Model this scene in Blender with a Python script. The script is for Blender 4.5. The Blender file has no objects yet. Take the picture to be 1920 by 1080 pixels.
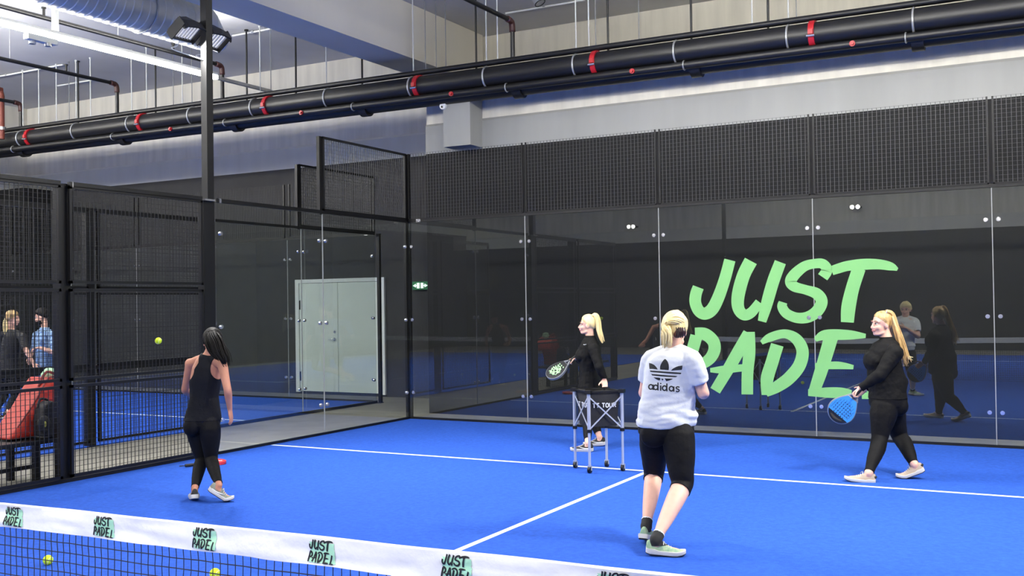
import bpy, math, random
from mathutils import Vector, Matrix, noise
from mathutils.bvhtree import BVHTree

# ---------------------------------------------------------------- camera, world, exposure
V = Vector
PI = math.pi
scn = bpy.context.scene
COL = scn.collection
random.seed(7)

cam_data = bpy.data.cameras.new('camera')
cam_data.sensor_width = 36.0
F_PX = 1928.785
cam_data.lens = 36.0 * F_PX / 1920.0
cam_data.clip_start = 0.05
cam_data.clip_end = 200
cam = bpy.data.objects.new('camera', cam_data)
cam.location = (8.80648, -12.85102, 1.73499)
cam.rotation_euler = (1.585097, 0.014685, 0.500613)
COL.objects.link(cam)
scn.camera = cam
CAM_M = cam.rotation_euler.to_matrix()
CAM_O = V(cam.location)

world = bpy.data.worlds.new('world')
scn.world = world
world.use_nodes = True
world.node_tree.nodes['Background'].inputs[0].default_value = (0.02, 0.02, 0.025, 1)
world.node_tree.nodes['Background'].inputs[1].default_value = 0.3

scn.view_settings.view_transform = 'Standard'
scn.view_settings.look = 'None'
scn.view_settings.exposure = -0.3
scn.view_settings.gamma = 1.0
scn.view_settings.use_curve_mapping = False
scn.cycles.max_bounces = 8
scn.cycles.diffuse_bounces = 4
scn.cycles.glossy_bounces = 4
scn.cycles.transparent_max_bounces = 24
scn.cycles.sample_clamp_indirect = 6.0
scn.cycles.caustics_reflective = False
scn.cycles.caustics_refractive = False

FLOOD_W = 140.0        # each flood light head
LED_E = 34.0            # emission of the linear led diffusers
LED_W = 200.0          # downward power of each linear led run
LED_UP_FILL = 480.0         # added upward fill, brightens ceiling and upper walls


def ray(u, v):
    return CAM_M @ V(((u - 960) / F_PX, -(v - 540) / F_PX, -1.0))


def at(u, v, Y):
    """World point seen at photo pixel (u, v) on the plane y = Y."""
    d = ray(u, v)
    return CAM_O + d * ((Y - CAM_O.y) / d.y)


def onz(u, v, z=0.0):
    d = ray(u, v)
    return CAM_O + d * ((z - CAM_O.z) / d.z)


def onx(u, v, x):
    d = ray(u, v)
    return CAM_O + d * ((x - CAM_O.x) / d.x)


# ---------------------------------------------------------------- materials
def lin(r, g, b):
    def f(c):
        c /= 255.0
        return c / 12.92 if c <= 0.04045 else ((c + 0.055) / 1.055) ** 2.4
    return (f(r), f(g), f(b), 1.0)


MATS = {}


def mat(name, rgb, rough=0.6, metal=0.0, var=0.0, vscale=6.0, vstretch=(1, 1, 1), bump=0.0, bscale=60.0,
        emit=0.0, spec=0.5, rgb2=None, coat=0.0):
    if name in MATS:
        return MATS[name]
    m = bpy.data.materials.new(name)
    m.use_nodes = True
    nt = m.node_tree
    b = nt.nodes['Principled BSDF']
    c = lin(*rgb)
    b.inputs['Base Color'].default_value = c
    b.inputs['Roughness'].default_value = rough
    b.inputs['Metallic'].default_value = metal
    b.inputs['Specular IOR Level'].default_value = spec
    if coat:
        b.inputs['Coat Weight'].default_value = coat
    if emit:
        b.inputs['Emission Color'].default_value = c
        b.inputs['Emission Strength'].default_value = emit
    if var or rgb2 or bump:
        tc = nt.nodes.new('ShaderNodeTexCoord')
        mp = nt.nodes.new('ShaderNodeMapping')
        mp.inputs['Scale'].default_value = vstretch
        nt.links.new(tc.outputs['Object'], mp.inputs['Vector'])
    if var or rgb2:
        n = nt.nodes.new('ShaderNodeTexNoise')
        n.inputs['Scale'].default_value = vscale
        n.inputs['Detail'].default_value = 5
        nt.links.new(mp.outputs[0], n.inputs['Vector'])
        r = nt.nodes.new('ShaderNodeValToRGB')
        r.color_ramp.elements[0].position = 0.3
        r.color_ramp.elements[1].position = 0.7
        if rgb2:
            a, z = c, lin(*rgb2)
        else:
            a = tuple(x * (1 - var) for x in c[:3]) + (1,)
            z = tuple(min(1, x * (1 + var)) for x in c[:3]) + (1,)
        r.color_ramp.elements[0].color = a
        r.color_ramp.elements[1].color = z
        nt.links.new(n.outputs['Fac'], r.inputs['Fac'])
        nt.links.new(r.outputs['Color'], b.inputs['Base Color'])
    if bump:
        n2 = nt.nodes.new('ShaderNodeTexNoise')
        n2.inputs['Scale'].default_value = bscale
        n2.inputs['Detail'].default_value = 4
        nt.links.new(mp.outputs[0], n2.inputs['Vector'])
        bp = nt.nodes.new('ShaderNodeBump')
        bp.inputs['Strength'].default_value = bump
        bp.inputs['Distance'].default_value = 0.02
        nt.links.new(n2.outputs['Fac'], bp.inputs['Height'])
        nt.links.new(bp.outputs['Normal'], b.inputs['Normal'])
    MATS[name] = m
    return m


def glass_mat():
    m = bpy.data.materials.new('court_glass')
    m.use_nodes = True
    nt = m.node_tree
    nt.nodes.clear()
    out = nt.nodes.new('ShaderNodeOutputMaterial')
    tr = nt.nodes.new('ShaderNodeBsdfTransparent')
    tr.inputs[0].default_value = (0.965, 0.98, 0.97, 1)
    gl = nt.nodes.new('ShaderNodeBsdfGlossy')
    gl.inputs['Roughness'].default_value = 0.0
    gl.inputs['Color'].default_value = (0.95, 1.0, 0.97, 1)
    fr = nt.nodes.new('ShaderNodeFresnel')
    fr.inputs['IOR'].default_value = 2.1
    ge = nt.nodes.new('ShaderNodeNewGeometry')
    inv = nt.nodes.new('ShaderNodeMath')
    inv.operation = 'SUBTRACT'
    inv.inputs[0].default_value = 1.0
    nt.links.new(ge.outputs['Backfacing'], inv.inputs[1])
    mul = nt.nodes.new('ShaderNodeMath')
    mul.operation = 'MULTIPLY'
    nt.links.new(fr.outputs[0], mul.inputs[0])
    nt.links.new(inv.outputs[0], mul.inputs[1])
    mx = nt.nodes.new('ShaderNodeMixShader')
    nt.links.new(mul.outputs[0], mx.inputs[0])
    nt.links.new(tr.outputs[0], mx.inputs[1])
    nt.links.new(gl.outputs[0], mx.inputs[2])
    nt.links.new(mx.outputs[0], out.inputs[0])
    return m


M_GLASS = glass_mat()
M_TURF = mat('blue_turf', (46, 87, 182), 0.95, var=0.13, vscale=28, bump=0.6, bscale=220, spec=0.1)
M_LINE = mat('white_turf', (225, 235, 245), 0.9, bump=0.3, bscale=200, spec=0.1)
M_CARPET = mat('grey_carpet', (134, 132, 124), 0.95, var=0.12, vscale=2.0, bump=0.2, bscale=120, spec=0.1)
M_BLACK = mat('black_steel', (11, 11, 12), 0.45, spec=0.4)
M_BLACK_MATT = mat('black_matt', (10, 10, 11), 0.75)
M_WIRE = mat('black_wire', (66, 67, 68), 0.4, metal=0.5)
M_WIREB = mat('side_wire', (30, 31, 32), 0.45, metal=0.2)
M_CONC = mat('pale_concrete', (222, 218, 205), 0.9, var=0.10, vscale=2.0, vstretch=(3.0, 3.0, 0.25), bump=0.1, bscale=15)
M_CEIL = mat('ceiling_concrete', (190, 190, 190), 0.92, var=0.05, vscale=1.2)
M_BEAM = mat('beam_concrete', (214, 210, 198), 0.9, var=0.05, vscale=1.0, vstretch=(1, 1, 0.4))
M_BAND = mat('white_wall_paint_darkened', (152, 153, 150), 0.8, var=0.05, vscale=1.5, vstretch=(2, 2, 0.3), bump=0.08, bscale=8)  # band paint darkened on the bulkhead, where the light falls strongest
M_BANDW = mat('white_wall_paint_lightened', (212, 211, 204), 0.8, var=0.05, vscale=1.5, vstretch=(2, 2, 0.3), bump=0.08, bscale=8)  # same band paint, lightened to make up for weak light on the walls
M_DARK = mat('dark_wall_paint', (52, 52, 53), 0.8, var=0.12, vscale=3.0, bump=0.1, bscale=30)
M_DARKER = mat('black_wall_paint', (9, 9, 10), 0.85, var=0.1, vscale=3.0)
M_CHROME = mat('polished_steel', (225, 225, 228), 0.22, metal=0.85)
M_GALV = mat('galvanised_steel', (190, 192, 192), 0.38, metal=0.7, var=0.12, vscale=12)
M_ALU = mat('aluminium_tube', (205, 208, 212), 0.35, metal=0.5)
M_SEAL = mat('clear_joint_seal', (150, 152, 150), 0.4)
M_PIPE = mat('black_pipe', (15, 15, 17), 0.42, spec=0.5)
M_RED = mat('red_coupling', (170, 24, 34), 0.4)
M_WHITEPAINT = mat('white_enamel', (228, 230, 228), 0.45)
M_RUSTPIPE = mat('red_primer_pipe', (120, 58, 44), 0.6)
M_LED = mat('led_diffuser', (255, 253, 246), 0.5, emit=LED_E)
M_LEDHI = mat('led_diffuser_high', (255, 252, 244), 0.5, emit=85.0)
M_LEDFLOOD = mat('flood_led_panel', (255, 252, 244), 0.4, emit=0.9)
M_VINYL = mat('green_vinyl', (116, 176, 106), 0.5, var=0.04, vscale=3)
M_RUBBER = mat('black_rubber', (16, 16, 17), 0.7)


# ---------------------------------------------------------------- mesh building
ORG = {}


def empty(name, loc, label=None, cat=None, group=None):
    o = bpy.data.objects.new(name, None)
    o.empty_display_size = 0.1
    o.location = loc
    COL.objects.link(o)
    ORG[o.name] = V(loc)
    tag(o, label, cat, group)
    return o


def tag(o, label=None, cat=None, group=None, kind=None):
    if label:
        o['label'] = label
    if cat:
        o['category'] = cat
    if group:
        o['group'] = group
    if kind:
        o['kind'] = kind
    return o


def catmull(pts, sub):
    n = len(pts)
    out = []
    for i in range(n - 1):
        p0 = pts[max(i - 1, 0)]
        p1 = pts[i]
        p2 = pts[i + 1]
        p3 = pts[min(i + 2, n - 1)]
        for k in range(sub):
            t = k / sub
            t2, t3 = t * t, t * t * t
            out.append([0.5 * (2 * b + (c - a) * t + (2 * a - 5 * b + 4 * c - d) * t2 + (3 * b - a - 3 * c + d) * t3)
                        for a, b, c, d in zip(p0, p1, p2, p3)])
    out.append(list(pts[-1]))
    return out


class MB:
    def __init__(self):
        self.v = []
        self.f = []
        self.m = []

    def add(self, vs, fs, mi=0):
        o = len(self.v)
        self.v += [V(p) for p in vs]
        self.f += [tuple(i + o for i in f) for f in fs]
        self.m += [mi] * len(fs)

    def box(self, lo, hi, mi=0):
        x0, y0, z0 = lo
        x1, y1, z1 = hi
        self.add([(x0, y0, z0), (x1, y0, z0), (x1, y1, z0), (x0, y1, z0), (x0, y0, z1), (x1, y0, z1), (x1, y1, z1), (x0, y1, z1)],
                 [(3, 2, 1, 0), (4, 5, 6, 7), (0, 1, 5, 4), (1, 2, 6, 5), (2, 3, 7, 6), (3, 0, 4, 7)], mi)

    def obox(self, c, ax, ay, az, mi=0):
        """Oriented box: half axes as vectors."""
        c, ax, ay, az = V(c), V(ax), V(ay), V(az)
        vs = [c + ax * i + ay * j + az * k for k in (-1, 1) for j in (-1, 1) for i in (-1, 1)]
        self.add(vs, [(2, 3, 1, 0), (4, 5, 7, 6), (0, 1, 5, 4), (1, 3, 7, 5), (3, 2, 6, 7), (2, 0, 4, 6)], mi)

    def bar(self, a, b, w, h=None, up=(0, 0, 1), mi=0):
        a, b = V(a), V(b)
        h = h or w
        d = (b - a)
        L = d.length
        d.normalize()
        u = V(up)
        if abs(d.dot(u)) > 0.95:
            u = V((0, 1, 0)) if abs(d.y) < 0.9 else V((1, 0, 0))
        s = d.cross(u).normalized()
        u = s.cross(d).normalized()
        self.obox((a + b) / 2, d * (L / 2), s * (w / 2), u * (h / 2), mi)

    def loft(self, rings, mi=0, cap=True, closed=True):
        n = len(rings[0])
        vs = [p for r in rings for p in r]
        fs = []
        for i in range(len(rings) - 1):
            for k in range(n if closed else n - 1):
                k2 = (k + 1) % n
                fs.append((i * n + k, i * n + k2, (i + 1) * n + k2, (i + 1) * n + k))
        if cap and closed:
            fs.append(tuple(range(n - 1, -1, -1)))
            o = (len(rings) - 1) * n
            fs.append(tuple(o + k for k in range(n)))
        self.add(vs, fs, mi)

    def tube(self, pts, rad, n=12, sub=1, mi=0, dome=False, flat=None):
        pts = [V(p) for p in pts]
        if not hasattr(rad, '__len__'):
            rad = [rad] * len(pts)
        if sub > 1 and len(pts) > 1:
            q = catmull([list(p) + [r] for p, r in zip(pts, rad)], sub)
            pts = [V(x[:3]) for x in q]
            rad = [x[3] for x in q]
        if dome:
            d0 = (pts[0] - pts[1]).normalized()
            d1 = (pts[-1] - pts[-2]).normalized()
            r0, r1 = rad[0], rad[-1]
            pts = [pts[0] + d0 * r0 * 0.97, pts[0] + d0 * r0 * 0.7] + pts + [pts[-1] + d1 * r1 * 0.7, pts[-1] + d1 * r1 * 0.97]
            rad = [r0 * 0.25, r0 * 0.72] + rad + [r1 * 0.72, r1 * 0.25]
        rings = []
        ref = None
        for i, p in enumerate(pts):
            a = pts[max(i - 1, 0)]
            b = pts[min(i + 1, len(pts) - 1)]
            t = (b - a)
            if t.length < 1e-9:
                t = V((0, 0, 1))
            t.normalize()
            if ref is None:
                ref = V((1, 0, 0)) if abs(t.x) < 0.8 else V((0, 1, 0))
            s = (ref - t * ref.dot(t))
            if s.length < 1e-6:
                s = V((0, 1, 0)) - t * t.y
            s.normalize()
            ref = s
            u = t.cross(s)
            fl = 1.0 if flat is None else flat
            rings.append([p + s * (math.cos(2 * PI * k / n) * rad[i]) + u * (math.sin(2 * PI * k / n) * rad[i] * fl) for k in range(n)])
        self.loft(rings, mi)

    def cyl(self, a, b, r, n=16, mi=0, r2=None):
        self.tube([a, b], [r, r if r2 is None else r2], n=n, mi=mi)

    def ell(self, c, ax, ay, az, nu=16, nv=10, mi=0):
        c, ax, ay, az = V(c), V(ax), V(ay), V(az)
        vs = [c + az]
        for j in range(1, nv):
            th = PI * j / nv
            for i in range(nu):
                ph = 2 * PI * i / nu
                vs.append(c + az * math.cos(th) + (ax * math.cos(ph) + ay * math.sin(ph)) * math.sin(th))
        vs.append(c - az)
        fs = []
        for i in range(nu):
            fs.append((0, 1 + i, 1 + (i + 1) % nu))
        for j in range(nv - 2):
            for i in range(nu):
                a = 1 + j * nu + i
                b = 1 + j * nu + (i + 1) % nu
                fs.append((a, a + nu, b + nu, b))
        last = len(vs) - 1
        o = 1 + (nv - 2) * nu
        for i in range(nu):
            fs.append((last, o + (i + 1) % nu, o + i))
        self.add(vs, fs, mi)

    def sphere(self, c, r, nu=16, nv=10, mi=0):
        self.ell(c, (r, 0, 0), (0, r, 0), (0, 0, r), nu, nv, mi)

    def torus(self, c, axis, R, r, n=24, m=8, mi=0, a0=0.0, a1=2 * PI):
        axis = V(axis).normalized()
        s = axis.cross(V((0, 0, 1)))
        if s.length < 0.1:
            s = axis.cross(V((1, 0, 0)))
        s.normalize()
        u = s.cross(axis)
        full = abs(a1 - a0 - 2 * PI) < 1e-6
        cnt = n if full else n + 1
        rings = []
        for i in range(cnt):
            a = a0 + (a1 - a0) * i / n
            d = s * math.cos(a) + u * math.sin(a)
            rings.append([V(c) + d * (R + r * math.cos(2 * PI * k / m)) + axis * (r * math.sin(2 * PI * k / m)) for k in range(m)])
        if full:
            rings.append(rings[0])
        self.loft(rings, mi, cap=not full)

    def prism(self, poly, off, mi=0):
        """Closed polygon (list of points) swept by vector off."""
        poly = [V(p) for p in poly]
        off = V(off)
        n = len(poly)
        vs = poly + [p + off for p in poly]
        fs = [tuple(range(n - 1, -1, -1)), tuple(range(n, 2 * n))]
        fs += [(i, (i + 1) % n, n + (i + 1) % n, n + i) for i in range(n)]
        self.add(vs, fs, mi)

    def mesh(self, name, mats, org=(0, 0, 0), smooth=False):
        me = bpy.data.meshes.new(name)
        o = V(org)
        me.from_pydata([p - o for p in self.v], [], self.f)
        for m in (mats if isinstance(mats, (list, tuple)) else [mats]):
            me.materials.append(m)
        for i, p in enumerate(me.polygons):
            p.material_index = self.m[i]
            p.use_smooth = bool(smooth)
        me.update()
        return me

    def build(self, name, mats, parent=None, smooth=False, loc=None, fix=True):
        org = ORG[parent.name] if parent is not None else V(loc or (0, 0, 0))
        me = self.mesh(name, mats, org, smooth)
        if fix:
            import bmesh
            bm = bmesh.new()
            bm.from_mesh(me)
            bmesh.ops.recalc_face_normals(bm, faces=bm.faces)
            bm.to_mesh(me)
            bm.free()
        if smooth == 'auto':
            me.set_sharp_from_angle(angle=math.radians(40))
        o = bpy.data.objects.new(name, me)
        COL.objects.link(o)
        if parent is not None:
            o.parent = parent
        else:
            o.location = org
        ORG[o.name] = V(org)
        return o


def part(name, mats, parent, fn, smooth=False, label=None):
    mb = MB()
    fn(mb)
    o = mb.build(name, mats, parent, smooth)
    if label:
        o['label'] = label
    return o


def struct(name, mats, fn, smooth=False, label=None, cat=None):
    mb = MB()
    fn(mb)
    o = mb.build(name, mats, None, smooth)
    tag(o, label, cat, kind='structure')
    return o


def ribbon(mb, pts, hw, to3, off, sub=6, mi=0):
    """Flat brush stroke: centre line pts in 2-D with half widths, mapped by to3, thickness vector off."""
    q = catmull([list(p) + [w] for p, w in zip(pts, hw)], sub)
    L, R = [], []
    for i, (x, y, w) in enumerate(q):
        a = q[max(i - 1, 0)]
        b = q[min(i + 1, len(q) - 1)]
        dx, dy = b[0] - a[0], b[1] - a[1]
        l = math.hypot(dx, dy) or 1.0
        nx, ny = -dy / l, dx / l
        L.append(to3(x + nx * w, y + ny * w))
        R.append(to3(x - nx * w, y - ny * w))
    off = V(off)
    rings = [[V(l), V(r), V(r) + off, V(l) + off] for l, r in zip(L, R)]
    mb.loft(rings, mi)


# brush lettering as centre lines with half widths, on one sheet of 1603 x 1080 units
BRUSH = {
    'letter_j': [([(378, 96), (345, 220), (303, 340), (262, 418), (216, 446), (176, 428), (153, 375), (156, 320), (172, 274)],
                  [37, 38, 40, 41, 40, 38, 38, 38, 37])],
    'letter_u': [([(515, 102), (470, 190), (440, 290), (429, 370), (440, 425), (475, 455), (520, 437), (572, 372)],
                  [44, 43, 43, 41, 38, 36, 34, 30]),
                 ([(708, 110), (660, 240), (617, 390), (588, 498)], [38, 40, 38, 28])],
    'letter_s': [([(985, 208), (1012, 162), (985, 122), (930, 120), (865, 138), (802, 190), (776, 236), (802, 270), (872, 290),
                   (945, 316), (978, 366), (950, 428), (890, 468), (818, 474), (750, 446), (720, 402), (726, 372)],
                  [36, 36, 33, 31, 33, 37, 38, 34, 31, 37, 39, 39, 37, 34, 33, 32, 28])],
    'letter_t': [([(1044, 166), (1085, 152), (1150, 134), (1250, 124), (1350, 124), (1430, 138), (1474, 158)],
                  [30, 32, 33, 36, 33, 27, 10]),
                 ([(1222, 150), (1180, 280), (1154, 400), (1146, 503)], [44, 44, 47, 42])],
    'letter_p': [([(150, 578), (215, 580), (268, 625), (278, 680), (252, 735), (205, 772), (160, 790)],
                  [40, 40, 40, 40, 38, 34, 26]),
                 ([(160, 590), (135, 680), (102, 790), (75, 890), (62, 965)], [40, 40, 40, 38, 32])],
    'letter_a': [([(500, 572), (430, 700), (355, 830), (282, 950)], [36, 40, 38, 36]),
                 ([(503, 566), (505, 700), (494, 830), (492, 974)], [38, 40, 38, 38]),
                 ([(250, 816), (340, 812), (440, 802), (532, 796)], [14, 26, 24, 22])],
    'letter_d': [([(584, 636), (640, 602), (735, 578), (812, 612), (853, 690), (832, 785), (765, 868), (685, 925), (612, 962)],
                  [14, 28, 29, 36, 40, 42, 42, 38, 30]),
                 ([(688, 650), (655, 760), (622, 870), (618, 978)], [42, 42, 42, 32])],
    'letter_e': [([(936, 618), (1000, 586), (1150, 585), (1266, 592)], [14, 33, 32, 14]),
                 ([(1040, 600), (1005, 720), (968, 840), (925, 965)], [46, 44, 42, 36]),
                 ([(935, 790), (1080, 784), (1186, 796)], [20, 25, 14]),
                 ([(890, 962), (1020, 962), (1110, 963), (1174, 966)], [22, 34, 33, 20])],
    'letter_l': [([(1400, 640), (1350, 790), (1290, 965)], [38, 38, 38]),
                 ([(1240, 984), (1330, 982), (1440, 984)], [20, 22, 18])],
}
# ---------------------------------------------------------------- the hall
X_L, X_R, Y_F, Y_B = -12.9, 13.5, -23.0, 3.0
Z_C = 6.5
PAINT = 4.47          # top of the dark paint on the far wall

struct('floor', M_CARPET, lambda m: m.box((X_L - .2, Y_F - .2, -.15), (X_R + .2, Y_B + .2, 0)))
struct('ceiling', M_CEIL, lambda m: m.box((X_L - .2, Y_F - .2, Z_C), (X_R + .2, Y_B + .2, Z_C + .15)))


def wall_profile(m, p0, p1, inward, z_paint, lo_mi=0, band_mi=1, up_mi=2):
    """Dark painted lower wall, white band with a small sloping sill, bare concrete above; p0-p1 is the inner face line."""
    p0, p1, n = V(p0), V(p1), V(inward)
    prof = [(-.2, 0, lo_mi), (0, 0, lo_mi), (0, z_paint, band_mi), (0, z_paint + .40, band_mi), (-.03, z_paint + .44, up_mi),
            (-.03, z_paint + .95, up_mi), (-.03, Z_C, up_mi), (-.2, Z_C, up_mi)]
    a = [p0 + n * d + V((0, 0, z)) for d, z, _ in prof]
    b = [p1 + n * d + V((0, 0, z)) for d, z, _ in prof]
    for i in range(len(prof)):
        j = (i + 1) % len(prof)
        m.add([a[i], b[i], b[j], a[j]], [(0, 1, 2, 3)], prof[i][2])
    m.add(a, [tuple(range(len(a)))], lo_mi)
    m.add(b, [tuple(range(len(b)))], lo_mi)


WALLM = [M_DARK, M_BANDW, M_CONC]
struct('wall_back', WALLM, lambda m: wall_profile(m, (X_L - .2, Y_B, 0), (X_R + .2, Y_B, 0), (0, -1, 0), PAINT))
struct('wall_front', WALLM, lambda m: wall_profile(m, (X_L - .2, Y_F, 0), (X_R + .2, Y_F, 0), (0, 1, 0), 3.9))
struct('wall_left', WALLM, lambda m: wall_profile(m, (X_L, Y_F - .2, 0), (X_L, Y_B + .2, 0), (1, 0, 0), PAINT))
struct('wall_right', WALLM, lambda m: wall_profile(m, (X_R, Y_F - .2, 0), (X_R, Y_B + .2, 0), (-1, 0, 0), PAINT))


def bulkhead(m):
    # the wall steps forward behind the right part of the court: dark below, white band with a sloping sill
    y = .86
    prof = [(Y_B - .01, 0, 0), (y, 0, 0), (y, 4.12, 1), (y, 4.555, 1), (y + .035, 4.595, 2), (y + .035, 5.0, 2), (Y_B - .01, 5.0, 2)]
    x0, x1 = -.22, X_R - .01
    a = [V((x0, p[0], p[1])) for p in prof]
    b = [V((x1, p[0], p[1])) for p in prof]
    for i in range(len(prof)):
        j = (i + 1) % len(prof)
        m.add([a[i], b[i], b[j], a[j]], [(0, 1, 2, 3)], prof[i][2])
    m.add(a, [tuple(range(len(a)))], 0)
    m.add(b, [tuple(range(len(b)))], 0)


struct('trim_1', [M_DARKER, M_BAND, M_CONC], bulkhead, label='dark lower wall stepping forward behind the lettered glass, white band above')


def pilaster(m):
    m.box((.345, .5, 4.14), (.825, .87, 5.0), 0)


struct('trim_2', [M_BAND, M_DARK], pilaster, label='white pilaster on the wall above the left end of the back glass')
struct('trim_3', M_BEAM, lambda m: m.box((-1.037, Y_F + .05, 5.634), (-.337, Y_B - .08, Z_C - .005)),
       label='deep concrete ceiling beam running towards the far wall')
struct('trim_4', M_BEAM, lambda m: m.box((7.4, Y_F + .05, 5.634), (8.1, -9, Z_C - .005)), label='concrete ceiling beam over the near half of the court')


def column(m):
    m.box((-12.86, 2.25, 0), (-12.0, 2.99, 4.5), 0)


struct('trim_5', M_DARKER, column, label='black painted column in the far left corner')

# double door in the far wall
dr = empty('door_1', (-3.66, 2.97, 0))
tag(dr, 'white steel double door in the dark far wall', kind='structure')
M_DOOR = mat('door_white', (232, 238, 228), 0.5, var=0.04, vscale=2)
M_DOORF = mat('door_frame_white', (240, 242, 238), 0.5)


def dframe(m):
    m.box((-4.73, 2.95, 0.04), (-4.64, 3.0, 2.25))
    m.box((-2.70, 2.95, 0.04), (-2.575, 3.0, 2.25))
    m.box((-4.64, 2.95, 2.18), (-2.70, 3.0, 2.25))


part('door_frame', M_DOORF, dr, dframe)
for x0, x1 in ((-4.63, -3.69), (-3.68, -2.71)):
    lf = part('door_leaf', M_DOOR, dr, lambda m: m.box((x0, 2.965, 0.06), (x1, 2.998, 2.172)))
    xh = x0 + .01 if x0 < -4 else x1 - .01
    for z in (.35, 1.75):
        part('hinge', M_BLACK, lf, lambda m: m.cyl((xh, 2.955, z - .09), (xh, 2.955, z + .09), .014))


def lock(m):
    m.cyl((-3.76, 2.966, 1.08), (-3.76, 2.94, 1.08), .03)
    m.tube([(-3.76, 2.94, 1.08), (-3.76, 2.91, 1.08), (-3.87, 2.91, 1.08)], .011, n=8)
    m.cyl((-3.76, 2.966, 1.22), (-3.76, 2.95, 1.22), .025)


part('door_handle', M_CHROME, dr, lock)

# exit sign, wall sensor, smoke detector, ceiling spot
es = empty('exit_sign', (-1.745, 2.98, 2.0), 'small green exit sign with white arrows and figures on the far wall', 'sign')
M_SIGNG = mat('sign_green', (30, 120, 70), 0.4, emit=0.15)
M_SIGNW = mat('sign_white', (235, 250, 235), 0.4, emit=1.2)
part('housing', M_SIGNG, es, lambda m: m.box((-1.92, 2.93, 2.00), (-1.57, 2.985, 2.15)))


def signs(m):
    y = 2.928

    def arrow(cx, s):
        m.prism([(cx + .035 * s, y, 2.11), (cx - .035 * s, y, 2.075), (cx + .035 * s, y, 2.04)], (0, .003, 0))
        m.box((min(cx + .03 * s, cx + .055 * s), y, 2.065), (max(cx + .03 * s, cx + .055 * s), y + .003, 2.085))
    arrow(-1.875, 1)
    arrow(-1.615, -1)
    for cx in (-1.79, -1.705):
        m.box((cx - .03, y, 2.025), (cx + .03, y + .003, 2.125))


part('pictogram', M_SIGNW, es, signs)

ws = empty('wall_sensor', (-2.81, 2.97, 3.9), 'slim white sensor box high on the dark far wall', 'sensor')
part('housing', M_WHITEPAINT, ws, lambda m: m.box((-2.845, 2.93, 3.90), (-2.775, 2.98, 4.12)))
part('lens', M_BLACK, ws, lambda m: m.box((-2.825, 2.926, 3.93), (-2.795, 2.932, 3.97)))

sd = empty('smoke_detector', (.36, .5, 4.77), 'round white detector on the pilaster just under the black pipes', 'detector')
part('housing', M_WHITEPAINT, sd, lambda m: m.cyl((.36, .5, 4.77), (.36, .46, 4.77), .055, 20), smooth='auto')
part('sensor_dot', M_BLACK, sd, lambda m: m.cyl((.35, .461, 4.755), (.35, .452, 4.755), .016, 12))

sp = empty('ceiling_spot', (1.93, .7, 6.5), 'short grey cylinder spotlight hanging from ceiling at top centre', 'lamp')
part('body', M_GALV, sp, lambda m: m.tube([(1.80, .72, 6.42), (1.93, .72, 6.18)], [.085, .085], n=20), smooth='auto')
part('stem', M_GALV, sp, lambda m: m.cyl((1.84, .72, 6.5), (1.84, .72, 6.36), .015))
part('rim', M_BLACK, sp, lambda m: m.torus((1.932, .72, 6.176), (.13, 0, -.24), .08, .008))

# ---------------------------------------------------------------- courts
TZ = .015


def turf(name, x0, x1, y0, y1, lines, label):
    t = empty(name, ((x0 + x1) / 2, (y0 + y1) / 2, 0))
    tag(t, label, 'court', kind='structure')
    part('turf', M_TURF, t, lambda m: m.box((x0, y0, .001), (x1, y1, TZ)))
    for lo, hi in lines:
        part('court_line', M_LINE, t, lambda m: m.box((lo[0], lo[1], TZ - .004), (hi[0], hi[1], TZ + .002)))
    return t


turf('court_turf', 0.0, 10.0, -20.0, 0.0,
     [((0.04, -3.10, 0), (9.97, -3.05, 0)), ((4.975, -10, 0), (5.025, -2.90, 0)), ((4.975, -17.1, 0), (5.025, -10, 0)), ((0.03, -16.95, 0), (9.97, -16.90, 0))],
     'blue artificial turf court with white lines in the foreground')
turf('court_turf', -12.0, -2.05, -18.0, 1.95,
     [((-11.97, -1.17, 0), (-2.08, -1.12, 0)), ((-7.05, -8.05, 0), (-7.0, -1.0, 0))],
     'neighbouring blue turf court behind the side fence')


# ---------------------------------------------------------------- glass panes
def pane(p0, p1, z1, label, group, side=1, z0=.03, bolts=True, seal=True, n_in=None):
    """Glass pane between floor points p0 and p1; n_in is the direction of the court side."""
    p0, p1, n = V(p0), V(p1), V(n_in)
    d = (p1 - p0).normalized()
    g = .004
    a, b = p0 + d * g, p1 - d * g
    t = empty('glass_pane', (p0 + p1) / 2, label, 'glass pane', group)
    c = (a + b) / 2
    L = (b - a).length / 2
    part('pane', M_GLASS, t, lambda m: m.obox(c - n * .006 + V((0, 0, (z0 + z1) / 2)), d * L, n * .006, (0, 0, (z1 - z0) / 2)))
    part('base_channel', M_BLACK, t, lambda m: m.obox(c - n * .006 + V((0, 0, .024)), d * (L + g), n * .016, (0, 0, .022)))
    if bolts:
        zs = [z for z in (.41, 1.5, 2.6) if z < z1 - .2]
        for z in zs:
            for e, s in ((a, 1), (b, -1)):
                q = e + d * (s * .062) + V((0, 0, z))
                part('bolt', M_CHROME, t, lambda m: (m.cyl(q - n * .02, q + n * .008, .024, 14), m.cyl(q + n * .008, q + n * .012, .016, 12)), smooth='auto')
    if seal:
        part('joint_seal', M_SEAL, t, lambda m: m.obox(p0 - n * .006 + V((0, 0, (z0 + z1) / 2)), d * .0045, n * .0065, (0, 0, (z1 - z0) / 2)))
    return t


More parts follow.
